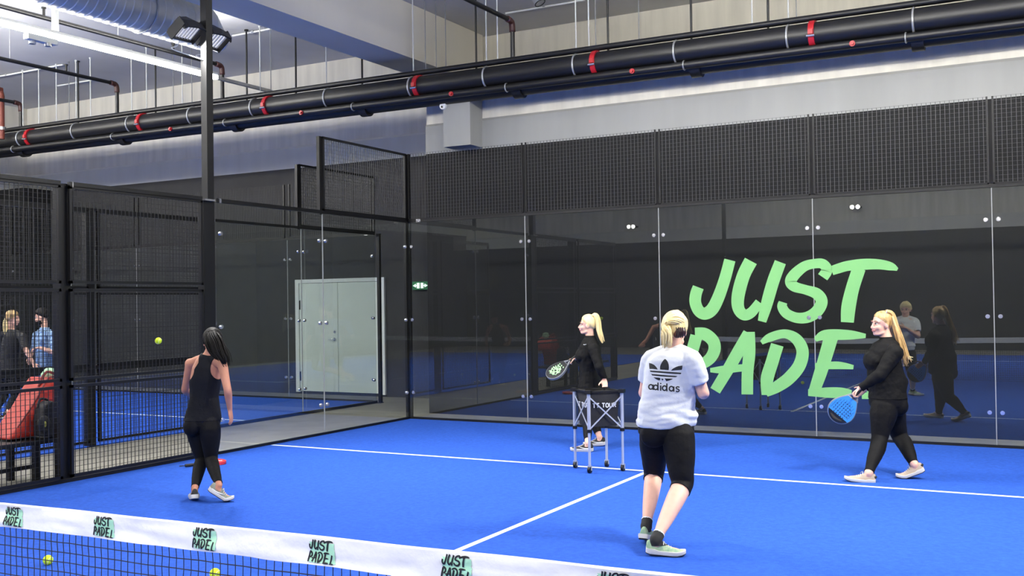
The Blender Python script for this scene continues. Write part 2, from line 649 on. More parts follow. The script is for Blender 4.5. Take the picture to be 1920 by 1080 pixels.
ORD = ['leftmost', 'second from the left', 'third from the left', 'fourth from the left', 'rightmost']
WHAT = ['between the corner post and the blonde player with the cart', 'behind the blonde player and the ball cart',
        'carrying the left half of the green lettering', 'carrying the right half of the green lettering', 'at the far right picture edge']
for k in range(5):
    pane((2 * k, 0, 0), (2 * k + 2, 0, 0), 2.96, 'clear back wall glass pane ' + WHAT[k], 'back wall glass panes', n_in=(0, -1, 0), seal=k > 0)
pane((0, -2, 0), (0, 0, 0), 2.96, 'clear side glass pane next to the far left corner post', 'side wall glass panes', n_in=(1, 0, 0))
pane((0, -3.94, 0), (0, -2, 0), 2.96, 'clear side glass pane beside the tall lamp mast', 'side wall glass panes', n_in=(1, 0, 0), seal=False)
# neighbour's glass
pane((-2.03, -.05, 0), (-2.03, 1.93, 0), 2.96, "neighbouring court's side glass pane in front of the white door", 'neighbour glass panes', n_in=(-1, 0, 0), seal=True)
pane((-2.03, -2, 0), (-2.03, -.05, 0), 2.96, "neighbouring court's side glass pane just left of the white door", 'neighbour glass panes', n_in=(-1, 0, 0), seal=False)
NBW = ['in front of the left door leaf', 'left of the white door beyond the mast', 'behind the flying ball', 'behind the two people at the bench', 'in the far left corner']
for k in range(5):
    pane((-2.05 - 2 * k, 1.95, 0), (-4.05 - 2 * k, 1.95, 0), 2.96, "neighbouring court's back glass pane " + NBW[k], 'neighbour glass panes', n_in=(0, -1, 0), seal=k > 0)


# ---------------------------------------------------------------- mesh fence panels
def fence_panel(p0, p1, z0, z1, label, group, n_in, top=True, sides=True, step=.05, fr=.03, bottom=True, wire=.0021, hz=1.6, wm=None):
    p0, p1, n = V(p0), V(p1), V(n_in)
    d = (p1 - p0).normalized()
    L = (p1 - p0).length
    t = empty('mesh_fence', (p0 + p1) / 2 + V((0, 0, z0)), label, 'fence panel', group)
    Z = V((0, 0, 1))

    def frame(m):
        h = fr / 2
        if bottom:
            m.bar(p0 + Z * (z0 + h), p1 + Z * (z0 + h), fr)
        if top:
            m.bar(p0 + Z * (z1 - h), p1 + Z * (z1 - h), fr)
        if sides:
            m.bar(p0 + d * h + Z * z0, p0 + d * h + Z * z1, fr)
            m.bar(p1 - d * h + Z * z0, p1 - d * h + Z * z1, fr)
    if bottom or top or sides:
        part('frame', M_BLACK, t, frame)

    def wires(m):
        q = n * .004
        k = max(2, round(L / step))
        for i in range(1, k):
            c = p0 + d * (L * i / k) + q
            m.bar(c + Z * (z0 + .005), c + Z * (z1 - .002), wire * 2.5)
        k2 = max(2, round((z1 - z0) / step))
        for i in range(1, k2 + (0 if top else 1)):
            c = Z * (z0 + (z1 - z0 - .003) * i / k2)
            m.bar(p0 + c, p1 + c, wire * hz)
    part('wire_mesh', wm or M_WIREB, t, wires)
    return t


UPW = ['above the glass in the far left corner', 'above the blonde player with the cart', 'above the left half of the green lettering',
       'above the right half of the green lettering', 'at the right edge of the back wall']
for k in range(5):
    fence_panel((2 * k + .02, 0, 0), (2 * k + 1.98, 0, 0), 3.0, 4.0, 'black mesh panel topping the back glass ' + UPW[k], 'mesh panels over the back wall', (0, -1, 0), top=False, hz=1.0, wm=M_WIRE, fr=.02)
fence_panel((0, -2.0, 0), (0, -.04, 0), 3.0, 4.0, 'black mesh panel stepping up over the side glass by the corner', 'side mesh panels', (1, 0, 0), wm=M_WIRE, hz=1.3)
LOW = {3: 'lowest', 2: 'middle', 1: 'top'}
for y0, y1, wh in ((-5.96, -4.17, 'between the left post and the mast'), (-7.98, -6.06, 'at the left edge beside the red bag')):
    for z0, z1, nm in ((.06, .98, 'lowest'), (1.02, 1.94, 'middle'), (1.99, 2.97, 'upper')):
        fence_panel((0, y0, 0), (0, y1, 0), z0, z1, nm + ' black side mesh panel ' + wh, 'side mesh panels', (1, 0, 0))
fence_panel((-2.03, -.08, 0), (-2.03, 1.93, 0), 3.0, 4.0, "neighbouring court's raised mesh panel left of the corner", 'neighbour mesh panels', (-1, 0, 0))
for y0, y1, wh in ((-3.96, -2.05, 'beyond the mast'), (-5.95, -4.1, 'left of the neighbouring post')):
    for z0, z1, nm in ((.06, .98, 'lowest'), (1.02, 1.94, 'middle'), (1.99, 2.97, 'upper')):
        fence_panel((-2.03, y0, 0), (-2.03, y1, 0), z0, z1, nm + " mesh panel of the neighbouring side fence " + wh, 'neighbour mesh panels', (-1, 0, 0))
for k in range(5):
    fence_panel((-2.1 - 2 * k, 1.95, 0), (-4.0 - 2 * k, 1.95, 0), 3.0, 4.0, "neighbouring court's mesh panel above the back glass " + NBW[k], 'neighbour mesh panels', (0, -1, 0), top=False)


# ---------------------------------------------------------------- posts and rails
def post(x, y, z1, w, label, group='court posts', base=True, caps=True, z0=0):
    t = empty('fence_post', (x, y, z0), label, 'post', group)
    part('upright', M_BLACK, t, lambda m: m.box((x - w / 2, y - w / 2, z0), (x + w / 2, y + w / 2, z1)))
    if base:
        part('base_plate', M_BLACK, t, lambda m: m.box((x - w * .6, y - w * .9, z0), (x + w * .6, y + w * .9, z0 + .012)))
    if caps:
        part('cap', M_BLACK_MATT, t, lambda m: m.box((x - w / 2 - .004, y - w / 2 - .004, z1), (x + w / 2 + .004, y + w / 2 + .004, z1 + .012)))
    return t


def corner_post(m):
    m.box((-.052, -.03, 0), (-.015, .03, 4.0))
    m.box((-.03, .015, 0), (.03, .048, 4.0))


cp = empty('fence_post', (-.03, .03, 0), 'slim black corner post where the two glass walls meet', 'post', 'court posts')
part('upright', M_BLACK, cp, corner_post)
part('base_plate', M_BLACK, cp, lambda m: m.box((-.10, .016, 0), (-.016, .10, .012)))
post(-.10, -5.97, 2.98, .115, 'thick black side fence post left of the flying ball, beside the bench')
post(-.10, -8.03, 2.98, .10, 'black side fence post at the left picture edge')
post(-2.10, -4.03, 2.99, .10, "neighbouring court's black fence post between bench and mast")
post(-2.10, -2.02, 2.99, .09, "neighbouring court's black fence post hidden behind the mast")
post(-1.988, 1.99, 2.98, .055, "neighbouring court's black corner post in front of the white door")
post(-.03, -2.02, 4.0, .05, 'thin black upright carrying the stepped mesh over the side glass', base=False, caps=False, z0=2.95)
post(-2.05, -.1, 3.99, .05, "pale edged upright of the neighbour's stepped mesh", base=False, caps=False, z0=2.95)


def rail(a, b, w, label, h=None):
    t = empty('fence_rail', (V(a) + V(b)) / 2, label, 'rail', 'fence rails')
    part('rail', M_BLACK, t, lambda m: m.bar(a, b, w, h))
    part('end_clip', M_CHROME, t, lambda m: m.bar(V(a) + (V(b) - V(a)) * .012, V(a) + (V(b) - V(a)) * .02, w * 1.15, (h or w) * 1.15))
    return t


rail((-.01, -3.95, 2.985), (-.01, -.04, 2.985), .045, 'black rail along the top of the side glass from mast to corner')
rail((.04, .01, 2.985), (10, .01, 2.985), .04, 'black rail between back glass and upper mesh')
rail((-2.04, -2.0, 2.985), (-2.04, 1.93, 2.985), .04, "black rail on top of the neighbouring court's side glass")
rail((-2.07, 1.96, 2.985), (-12.05, 1.96, 2.985), .035, "dark rail along the top of the neighbouring court's back glass")
rail((-.01, -5.95, 2.985), (-.01, -4.17, 2.985), .05, 'black top rail of the side fence left of the mast')
rail((-.01, -7.98, 2.985), (-.01, -6.06, 2.985), .05, 'black top rail of the side fence at the left edge')
rail((-2.04, -5.95, 2.985), (-2.04, -2.05, 2.985), .035, "black top rail of the neighbouring side fence")
rail((-2.06, -5.95, 1.0), (-2.06, -2.05, 1.0), .05, "black waist rail of the neighbouring side fence")
rail((-.02, -7.98, .03), (-.02, -4.17, .03), .04, 'black ground rail under the side mesh')

# tall lamp masts carrying two flood heads each
M_HOUS = mat('flood_housing', (18, 18, 20), 0.5)
M_REFL = mat('flood_reflector', (214, 214, 210), 0.3, metal=0.4)


def mast(x, y, s, label, zh=4.92, top=6.2):
    t = empty('lamp_mast', (x, y, 0), label, 'lamp mast', 'flood light masts')
    part('lower_upright', M_BLACK, t, lambda m: m.box((x - .035 * s - .05, y - .085, 0), (x - .035 * s + .05, y + .085, 2.98)))
    part('upper_upright', M_BLACK, t, lambda m: m.box((x - .045, y - .05, 2.98), (x + .045, y + .05, top)))
    part('collar', M_CHROME, t, lambda m: m.box((x - .06, y - .10, 2.965), (x + .055, y + .06, 2.985)))
    part('base_plate', M_BLACK, t, lambda m: m.box((x - .13 - .035 * s, y - .13, 0), (x + .13 - .035 * s, y + .13, .014)))
    part('cross_arm', M_HOUS, t, lambda m: m.bar((x - .10 * s, y - .33, zh + .09), (x - .10 * s, y + .33, zh + .09), .05))
    for sy in (-1, 1):
        cy = y + sy * .205
        c = V((x - .11 * s, cy, zh))
        nrm = V((.58 * s, -.06 * sy, -.81)).normalized()          # where the head shines
        ay = V((0, 1, 0)) - nrm * nrm.y
        ay.normalize()
        az = nrm.cross(ay).normalized()
        if az.z < 0:
            az = -az
        h = empty('flood_head', c)
        h.parent = t
        h.location = c - ORG[t.name]
        ORG[h.name] = c
        hood = MB()
        rings = []
        for q, dep, hh in ((-.165, .04, .11), (-.135, .10, .15), (0, .13, .17), (.135, .10, .15), (.165, .04, .11)):
            b0 = c + ay * q
            rings.append([b0 - nrm * dep + az * hh * .6, b0 + az * hh, b0 + nrm * .10 + az * hh, b0 + nrm * .10 + az * (hh - .02), b0 - nrm * .0 + az * (hh - .03),
                          b0 - nrm * .01 - az * .11, b0 + nrm * .03 - az * .11, b0 + nrm * .03 - az * .13, b0 - nrm * dep - az * .12])
        hood.loft(rings)
        for q in (-.165, .165):
            hood.obox(c + ay * q + az * .005, ay * .008, nrm * .06, az * .13)
        hb = hood.build('housing', M_HOUS, t)
        led = MB()
        led.obox(c + nrm * .002, ay * .155, nrm * .006, az * .10)
        led.build('led_panel', M_LEDFLOOD, t)
        grid = MB()
        for q in (-.13, -.087, -.043, 0, .043, .087, .13):
            grid.obox(c + nrm * .016 + ay * q, ay * .006, nrm * .008, az * .1)
        grid.build('louvre', M_REFL, t)
        cab = MB()
        cab.tube([c - az * .12, c - az * .24 + ay * .05, c - az * .3 - ay * .02 * sy, V((x, y + .05 * sy, zh - .32))], .006, n=6, sub=5)
        cab.build('cable', M_WHITEPAINT, t, smooth=True)
        ld = bpy.data.lights.new('flood_lamp', 'AREA')
        ld.shape = 'RECTANGLE'
        ld.size = .22
        ld.spread = math.radians(120)
        ld.size_y = .2
        ld.energy = FLOOD_W
        ld.color = (1.0, .975, .93)
        lo = bpy.data.objects.new('flood_lamp', ld)
        COL.objects.link(lo)
        lo.parent = t
        rot = Matrix((ay, az, -nrm)).transposed() if Matrix((ay, az, -nrm)).determinant() > 0 else Matrix((-ay, az, -nrm)).transposed()
        lo.matrix_local = Matrix.Translation(c + nrm * .12 + V((0, sy * .05, 0)) - ORG[t.name]) @ rot.to_4x4()
        bpy.data.objects.remove(h)
    return t


mast(0, -4.07, 1, 'tall black lamp mast with twin flood heads at the left of the court')
mast(10.1, -5.0, -1, 'tall black lamp mast right of the court, outside the picture', zh=5.2)
mast(10.1, -16.0, -1, 'tall black lamp mast at the near right corner, outside the picture', zh=5.2)
mast(0, -16.0, 1, 'tall black lamp mast at the near left corner, outside the picture', zh=5.2)
mast(-12.1, -9.0, 1, 'tall black lamp mast on the far side of the neighbouring court', zh=5.2)


# twin spots on the near end wall, seen as glints in the back glass
M_SPOT = mat('spot_lens', (255, 250, 240), 0.4, emit=22.0)
for u, v, lab in ((1603, 388, 'bright twin wall spot mirrored in the fourth glass pane above the lettering'), (1183, 425, 'bright twin wall spot mirrored in the second glass pane'),
                  (774, 424, 'bright twin wall spot mirrored beside the corner post')):
    p = at(u, v, 22.7)
    p = V((p.x, -22.7, p.z))
    t = empty('wall_spot', p + V((0, -.28, 0)), lab, 'lamp', 'wall spots on the near end wall')
    part('bracket', M_BLACK, t, lambda q: (q.box((p.x - .18, p.y - .28, p.z - .03), (p.x + .18, p.y - .24, p.z + .03)), q.bar(p + V((-.09, -.25, 0)), p + V((-.09, -.08, 0)), .03), q.bar(p + V((.09, -.25, 0)), p + V((.09, -.08, 0)), .03)))
    for s_ in (-1, 1):
        c = p + V((.09 * s_, 0, 0))
        part('lamp_head', M_HOUS, t, lambda q: q.cyl(c + V((0, -.1, .02)), c, .06, 16, r2=.075), smooth='auto')
        part('lens', M_SPOT, t, lambda q: q.cyl(c, c + V((0, .01, -.001)), .07, 16))
# ---------------------------------------------------------------- pipe run under the ceiling
PX0, PX1 = -12.7, 13.3


def pz(x, z):
    return z + .06 - .1 * (x - PX0) / (PX1 - PX0)


def pipe(name, y, z, r, label, m=M_PIPE):
    t = empty(name, (0, y, z), label, 'pipe', 'pipes along the far wall')
    part('pipe', m, t, lambda q: q.cyl((PX0, y, pz(PX0, z)), (PX1, y, pz(PX1, z)), r, 20), smooth='auto')
    return t


MAIN_Z, MAIN_R = 5.085, .155
pt = pipe('thin_pipe', .40, 5.30, .042, 'thin dark pipe running along the top of the black pipe run')
pm = pipe('main_pipe', .40, MAIN_Z, MAIN_R, 'thickest black pipe with steel and red clamps along the far wall')
pl = pipe('lower_pipe', .50, 4.895, .115, 'black pipe hanging lowest under the thick pipe')
ps = pipe('side_pipe', .33, 4.885, .055, 'slim black pipe with red outlets in front of the lowest pipe')
tray = empty('cable_tray', (0, .68, 5.2), 'pale galvanised cable tray just behind the thick black pipe', 'cable tray')
part('tray', M_GALV, tray, lambda q: q.bar((PX0, .68, pz(PX0, 5.22)), (PX1, .68, pz(PX1, 5.22)), .18, .03))


def bx(u, v):
    return at(u, v, .3).x


for u, v in ((35, 258), (137, 245), (240, 230), (355, 213), (472, 200), (610, 185), (768, 165), (908, 145), (1076, 120), (1265, 95), (1476, 65), (1712, 35)):
    x = bx(u, v)
    part('pipe_clamp', M_GALV, pm, lambda q: q.torus((x, .40, pz(x, MAIN_Z)), (1, 0, 0), MAIN_R + .006, .014, 28, 8), smooth=True)
for u, v in ((52, 260), (262, 230), (498, 200), (780, 165), (1113, 120), (1522, 65)):
    x = bx(u, v)

    def coup(q):
        q.cyl((x - .035, .40, pz(x, MAIN_Z)), (x + .035, .40, pz(x, MAIN_Z)), MAIN_R + .022, 28)
        for s in (-1, 1):
            q.box((x - .03, .40 + s * (MAIN_R + .01) - .03, pz(x, MAIN_Z) - .03), (x + .03, .40 + s * (MAIN_R + .01) + .03, pz(x, MAIN_Z) + .03))
    c = part('coupling', M_RED, pm, coup, smooth='auto')
    part('bolt', M_CHROME, c, lambda q: q.cyl((x - .05, .40 - MAIN_R - .03, pz(x, MAIN_Z) - .05), (x + .05, .40 - MAIN_R - .03, pz(x, MAIN_Z) - .05), .014, 10))
for u, v in ((322, 243), (567, 214), (848, 181), (1187, 136), (1599, 80)):
    x = bx(u, v)
    part('red_outlet', M_RED, ps, lambda q: (q.cyl((x, .33, pz(x, 4.885)), (x, .255, pz(x, 4.88)), .036, 14), q.cyl((x, .255, pz(x, 4.88)), (x, .235, pz(x, 4.88)), .02, 10)), smooth='auto')
for u, v in ((30, 287), (218, 265), (430, 241), (672, 212), (962, 178), (1298, 130), (1718, 78)):
    x = bx(u, v)

    def cup(q):
        q.cyl((x - .07, .50, pz(x, 4.875)), (x + .07, .50, pz(x, 4.875)), .135, 20)
    part('hanger_cup', M_PIPE, pl, cup, smooth='auto')
    part('hanger_strap', M_GALV, ps, lambda q: q.torus((x - .12, .33, pz(x, 4.885)), (1, 0, 0), .06, .010, 20, 6), smooth=True)

RODM = {'w': mat('pale_rod', (206, 208, 204), 0.5), 'g': mat('grey_rod', (120, 122, 122), 0.5), 'b': M_PIPE}
RODL = {'w': 'thin pale hanger rod between ceiling and the black pipe run', 'g': 'thin grey hanger rod between ceiling and the black pipe run',
        'b': 'black hanger rod with a ceiling foot above the black pipe run'}
RODR = {'w': .010, 'g': .007, 'b': .016}
for u, k in ((43, 'w'), (73, 'w'), (106, 'w'), (130, 'g'), (143, 'w'), (147, 'b'), (170, 'w'), (247, 'w'), (275, 'w'), (292, 'b'), (325, 'g'), (342, 'w'),
             (360, 'g'), (463, 'b'), (488, 'w'), (508, 'g'), (555, 'b'), (612, 'w'), (679, 'b'), (775, 'w'), (798, 'g'), (818, 'g'), (836, 'g'), (893, 'b'),
             (912, 'w'), (933, 'w'), (1080, 'w'), (1104, 'w'), (1117, 'g'), (1140, 'b'), (1198, 'g'), (1296, 'b'), (1410, 'w'), (1440, 'b'), (1478, 'w'), (1493, 'g')):
    v = 235 - u * .145
    yy = .40 if k != 'b' else .46
    x = at(u, v, yy).x
    zt = Z_C
    if -1.037 < x < -.337:
        zt = 5.634
    zb = pz(x, 5.30) + (.03 if k != 'b' else -.06)
    t = empty('hanger_rod', (x, yy, zb), RODL[k], 'hanger rod', {'w': 'pale hanger rods', 'g': 'grey hanger rods', 'b': 'black hanger rods'}[k])
    part('rod', RODM[k], t, lambda q: q.cyl((x, yy, zb), (x, yy, zt), RODR[k], 8))
    part('ceiling_foot', RODM[k], t, lambda q: q.cyl((x, yy, zt - .025), (x, yy, zt), RODR[k] * 2.2, 10))

M_ELBOW = mat('painted_elbow', (62, 30, 28), .5)
# sprinkler branches: along the hall, elbow, drop
for x, y1, z, lab in ((-4.02, .30, 5.9, 'dark sprinkler pipe under the spiral duct, dropping at an elbow right of the mast'),
                      (-6.78, .42, 5.92, 'dark sprinkler pipe below the lit light line, dropping at an elbow on the left'),
                      (1.62, .42, 5.88, 'dark sprinkler pipe with red elbow at the top centre'),
                      (-9.55, .42, 5.85, 'short dark sprinkler pipe with elbow at the far left')):
    t = empty('sprinkler_pipe', (x, y1, z), lab, 'pipe', 'sprinkler branch pipes')
    part('pipe', M_PIPE, t, lambda q: q.tube([(x, -14, z), (x, y1 - .12, z), (x, y1 - .03, z - .03), (x, y1, z - .12), (x, y1, 5.33)], .034, n=12), smooth='auto')
    part('elbow', M_ELBOW, t, lambda q: q.tube([(x, y1 - .15, z), (x, y1 - .05, z - .01), (x, y1 - .01, z - .05), (x, y1, z - .16)], .046, n=12, sub=3), smooth=True)
    for k in range(4):
        yy = y1 - 1.1 - 2.4 * k
        part('sprinkler_head', M_PIPE, t, lambda q: (q.cyl((x, yy, z), (x, yy, z + .14), .02, 10), q.cyl((x, yy, z + .13), (x, yy, z + .15), .034, 10)))
    part('clip', M_GALV, t, lambda q: q.cyl((x, y1 - 2.2, z), (x, y1 - 2.2, Z_C), .006, 6))

RX = at(3, 205, .15).x
rp = empty('riser_pipe', (RX, .15, 5.1), 'rust red riser pipe at the left picture edge above the black pipes', 'pipe')
part('pipe', M_RUSTPIPE, rp, lambda q: q.cyl((RX, .15, 5.12), (RX, .15, 5.98), .055, 14), smooth='auto')
part('flange', M_CHROME, rp, lambda q: q.cyl((RX, .15, 5.3), (RX, .15, 5.36), .08, 14))
part('elbow', M_RUSTPIPE, rp, lambda q: q.tube([(RX, .15, 5.97), (RX, .12, 6.06), (RX, .0, 6.1), (RX, -1.6, 6.1)], .055, n=12, sub=3), smooth=True)

# conduits on the ceiling
for (u0, v0, u1, v1), lab in (((0, 143, 118, 121), 'thin white conduit on the ceiling above the lower sprinkler pipe'),
                              ((108, 161, 182, 149), 'short thin conduit on the ceiling near the left hanger rods'),
                              ((436, 67, 515, 53), 'thin pale conduit on the ceiling right of the flood heads'),
                              ((948, 25, 1100, 2), 'thin white conduit on the ceiling behind the grey spotlight')):
    a, b = onz(u0, v0, 6.47), onz(u1, v1, 6.47)
    b.y = a.y
    if u0 == 0:
        a.x -= 1.5
    t = empty('ceiling_conduit', (a + b) / 2, lab, 'conduit', 'ceiling conduits')
    part('conduit', M_WHITEPAINT, t, lambda q: q.cyl(a, b, .016, 8))
    part('saddle', M_GALV, t, lambda q: q.bar((a + b) / 2 - V((.02, 0, -.005)), (a + b) / 2 + V((.02, 0, .005)), .06, .03))

# spiral duct
M_DUCT = mat('spiral_duct_steel', (224, 224, 214), 0.36, metal=0.35, var=0.08, vscale=5)
DX, DZ, DR, DY = -2.72, 5.97, .32, -1.55
du = empty('spiral_duct', (DX, DY, DZ), 'large shiny spiral air duct with ribbed seams hanging at the top left', 'air duct')


def ductm(q):
    pts, rad = [], []
    y = -15.0
    while y < DY:
        pts += [(DX, y, DZ), (DX, y + .09, DZ), (DX, y + .1, DZ), (DX, y + .12, DZ), (DX, y + .13, DZ)]
        rad += [DR, DR, DR + .010, DR + .010, DR]
        y += .14
    q.tube(pts, rad, n=48)


part('duct', M_DUCT, du, ductm, smooth='auto')
part('end_cone', M_WHITEPAINT, du, lambda q: q.tube([(DX, DY - .02, DZ), (DX, DY + .10, DZ), (DX, DY + .14, DZ), (DX, DY + .42, DZ - .12), (DX, DY + .5, DZ - .14)],
                                                   [DR + .012, DR + .012, DR * .9, .17, .16], n=36), smooth='auto')
for yy in (-2.6, -5.0, -7.5, -10):
    part('hanger', M_GALV, du, lambda q: (q.torus((DX, yy, DZ), (0, 1, 0), DR + .014, .012, 32, 6), q.cyl((DX, yy, DZ + DR), (DX, yy, Z_C), .008, 6)))
dw = empty('duct_wire', (DX + .5, -2.5, 6.47), 'thin dark cable running along the ceiling beside the spiral duct', 'cable')
a, b = onz(262, 0, 6.45), onz(325, 20, 6.45)
part('cable', M_BLACK_MATT, dw, lambda q: q.cyl(a - (b - a) * 1.5, b, .010, 6))
part('clip', M_GALV, dw, lambda q: q.bar(b - V((.03, 0, 0)), b + V((.03, 0, 0)), .03, .06))


# linear led runs
def led_run(p0, p1, label, end=None, posts=(), k=1.0, m=M_LEDHI, w=.056, h=.05):
    p0, p1 = V(p0), V(p1)
    d = (p1 - p0).normalized()
    sd = V((-d.y, d.x, 0))
    c, L = (p0 + p1) / 2, (p1 - p0).length / 2
    Z = V((0, 0, 1))
    t = empty('light_line', p1, label, 'light line', 'linear led lights')
    part('trunking', M_WHITEPAINT, t, lambda q: q.obox(c + Z * .055, d * L, sd * (w - .004), Z * .022))
    part('diffuser', m, t, lambda q: q.obox(c - Z * (h - .033), d * L, sd * w, Z * h))
    if end:
        part('end_trunking', M_GALV, t, lambda q: q.bar(p1, p1 + d * end, .06, .05))
    for yy in posts:
        q0 = p0 + d * yy
        part('drop_post', M_WHITEPAINT, t, lambda q: q.box((q0.x - .035, q0.y - .03, q0.z + .06), (q0.x + .035, q0.y + .03, Z_C)))
    for nm, en, rot, dz in (('led_lamp', LED_W * k, 0, -.075), ('added_uplight', LED_UP_FILL * k * (2.2 if m is M_LEDHI else 1), PI, .085)):  # the upward lamp is an added fill for ceiling and upper walls
        ld = bpy.data.lights.new(nm, 'AREA')
        ld.shape = 'RECTANGLE'
        ld.size = .1
        ld.size_y = L * 2
        ld.energy = en * L / 8
        ld.color = (1.0, .98, .94)
        lo = bpy.data.objects.new(nm, ld)
        COL.objects.link(lo)
        lo.parent = t
        lo.rotation_euler = (rot, 0, math.atan2(d.y, d.x) - PI / 2)
        lo.location = c + Z * dz - ORG[t.name]
    return t


lr = led_run((-3.32, -17, 5.45), (-3.32, -.55, 5.45), 'long white glowing light line below the spiral duct', end=1.3, posts=(13.45, 8.5, 4), k=1.3, m=M_LED, w=.036, h=.03)
em = empty('emergency_light', (-3.32, -3.75, 5.36), 'small white twin emergency lamp clipped under the light line', 'lamp')
part('housing', M_WHITEPAINT, em, lambda q: q.box((-3.37, -4.0, 5.33), (-3.27, -3.55, 5.405)))
part('lamp_head', M_REFL, em, lambda q: (q.cyl((-3.36, -3.88, 5.34), (-3.36, -3.88, 5.29), .045, 12), q.cyl((-3.30, -3.68, 5.34), (-3.30, -3.68, 5.29), .045, 12)))
led_run((2.4, -3.2, 5.5), (12.8, -3.2, 5.5), 'white light line crossing above the far half of the court, above the picture', k=1.2)
led_run((0.2, -12.5, 6.2), (12.8, -12.5, 6.2), 'white light line crossing above the near half of the court, behind the viewer', k=1.0)
led_run((0.2, -19.5, 6.2), (12.8, -19.5, 6.2), 'added fill light line by the near end wall, unseen behind the viewer', k=1.0)  # unseen run added to brighten the near end wall
led_run((-12.2, -4.0, 5.6), (-5.2, -4.0, 5.6), 'added fill light line across the far half of the neighbouring court, above the picture', k=1.6, h=.10)  # unseen run added to lift the dark left part of the hall
led_run((-12.2, -10, 6.2), (-4.2, -10, 6.2), 'added fill light line across the middle of the neighbouring court, out of the picture', k=1.2)  # another unseen run added as fill on the left

# ---------------------------------------------------------------- lettering on the glass
sg = empty('wall_lettering', (5.5, 0, 0), 'big green brush lettering JUST PADEL stuck on the back glass', 'lettering')


def sheet(x, y):
    return at(1260 + x / 3.485, 460 + y / 3.485, -.0008)


for ln, strokes in BRUSH.items():
    def letter(q):
        for k, (pts, hw) in enumerate(strokes):
            ribbon(q, pts, hw, sheet, (0, -.0010 - .0006 * k, 0), 8)
    part(ln, M_VINYL, sg, letter)

# ---------------------------------------------------------------- net
NY = -9.85
net = empty('court_net', (5, NY, 0), 'white taped court net with printed logos across the foreground', 'net')
M_TAPE = mat('net_tape_white', (232, 232, 228), 0.7, var=0.04, vscale=9, bump=0.15, bscale=25)
M_CORD = mat('net_cord', (24, 26, 40), 0.8)
M_PRINT = mat('print_black', (16, 18, 18), 0.7)
M_PRINTG = mat('print_green', (168, 220, 184), 0.7)


def ntop(x):
    z = .80 + .0122 * x if x > 4.5 else .854 + (4.5 - x) * .014
    return z + .0035 * noise.noise(V((x * 2.3, 0, 0)))


def nyo(x, t):
    return NY + .008 * noise.noise(V((x * 3.1, t * 2.0, 4.2))) + .004 * noise.noise(V((x * 9.0, t * 3.0, 1.2)))


TH = .102


def tape(q):
    rings = []
    for i in range(481):
        x = .2 + 9.6 * i / 480
        z = ntop(x)
        zb = z - TH - .004 * noise.noise(V((x * 4, 7, 0)))
        r = []
        for t in (0, .125, .25, .375, .5, .625, .75, .875, 1):
            r.append(V((x, nyo(x, t) - .008, zb + (z - zb) * t)))
        r.append(V((x, NY, z + .006)))
        for t in (1, .5, 0):
            r.append(V((x, nyo(x, t) + .008, zb + (z - zb) * t)))
        rings.append(r)
    q.loft(rings)


part('net_tape', M_TAPE, net, tape, smooth='auto')


def cords(q):
    nx = int(9.6 / .04)
    rows = 20
    for i in range(nx + 1):
        x = .2 + .04 * i
        pts = []
        for j in range(0, rows + 1):
            z = (ntop(x) - TH + .002) - .043 * j
            if z < .03:
                break
            pts.append((x + .006 * noise.noise(V((x * 2, j * .7, 3))) * (1 if j else .2), NY + .004 * noise.noise(V((x * 5, j, 9))), z))
        q.tube(pts, .0023, n=4)
    for j in range(1, rows + 1):
        pts = []
        for i in range(nx + 1):
            x = .2 + .04 * i
            z = (ntop(x) - TH + .002) - .043 * j + .003 * noise.noise(V((x * 6, j, 5)))
            pts.append((x + .006 * noise.noise(V((x * 2, j * .7, 3))), NY + .004 * noise.noise(V((x * 5, j, 9))), max(z, .03)))
        q.tube(pts, .0023, n=4)


part('net_mesh', M_CORD, net, cords)
for x in (.1, 9.9):
    part('net_post', M_BLACK, net, lambda q: (q.box((x - .04, NY - .04, 0), (x + .04, NY + .04, ntop(x) + .02)), q.box((x - .09, NY - .09, 0), (x + .09, NY + .09, .02))))

for xc in (4.59, 5.185, 5.766, 6.352, 6.935, 7.515):
    zt = ntop(xc)
    zb = zt - TH

    def surf(x, t, d):
        return V((x, nyo(x, t) - .0085 - d, ntop(x) - TH + TH * t))

    def logo(q):
        # green brushed patch, then black lettering
        vs, fs = [], []
        for j in range(13):
            for i in range(13):
                e = .06 * noise.noise(V((j * .8, xc, i * .1)))
                vs.append(surf(xc + TH * (-.5 + 1.13 * i / 12 + (e if i in (0, 12) else 0)), .10 + .74 * j / 12, .0016))
        for j in range(12):
            for i in range(12):
                fs.append((j * 13 + i, j * 13 + i + 1, j * 13 + i + 14, j * 13 + i + 13))
        q.add(vs, fs, 1)

        def sh(x, y):
            X = (x - 770) / 1420 * .118
            t = .94 - (y - 88) / 917 * .86
            return surf(xc + X, t, .0026)
        for strokes in BRUSH.values():
            for k, (pts, hw) in enumerate(strokes):
                ribbon(q, pts, [w * 1.0 for w in hw], sh, (0, -.0005 - .0003 * k, 0), 4, 0)
    part('printed_logo', [M_PRINT, M_PRINTG], net, logo)

# ---------------------------------------------------------------- balls
M_BALL = mat('ball_felt', (205, 232, 40), 0.9, bump=0.3, bscale=200)
M_SEAM = mat('ball_seam', (238, 240, 220), 0.8)


def ball(c, label):
    t = empty('padel_ball', c, label, 'ball', 'padel balls')
    part('felt', M_BALL, t, lambda q: q.sphere(c, .033, 24, 16), smooth=True)

    def seam(q):
        pts = []
        for i in range(49):
            a = 2 * PI * i / 48
            p = V((math.cos(a) * .9, math.sin(a) * .9, .62 * math.cos(2 * a))).normalized() * .0331
            p = Matrix.Rotation(.6, 3, 'X') @ p
            pts.append(V(c) + p)
        q.tube(pts, .0015, n=5)
    part('seam', M_SEAM, t, seam)
    return t


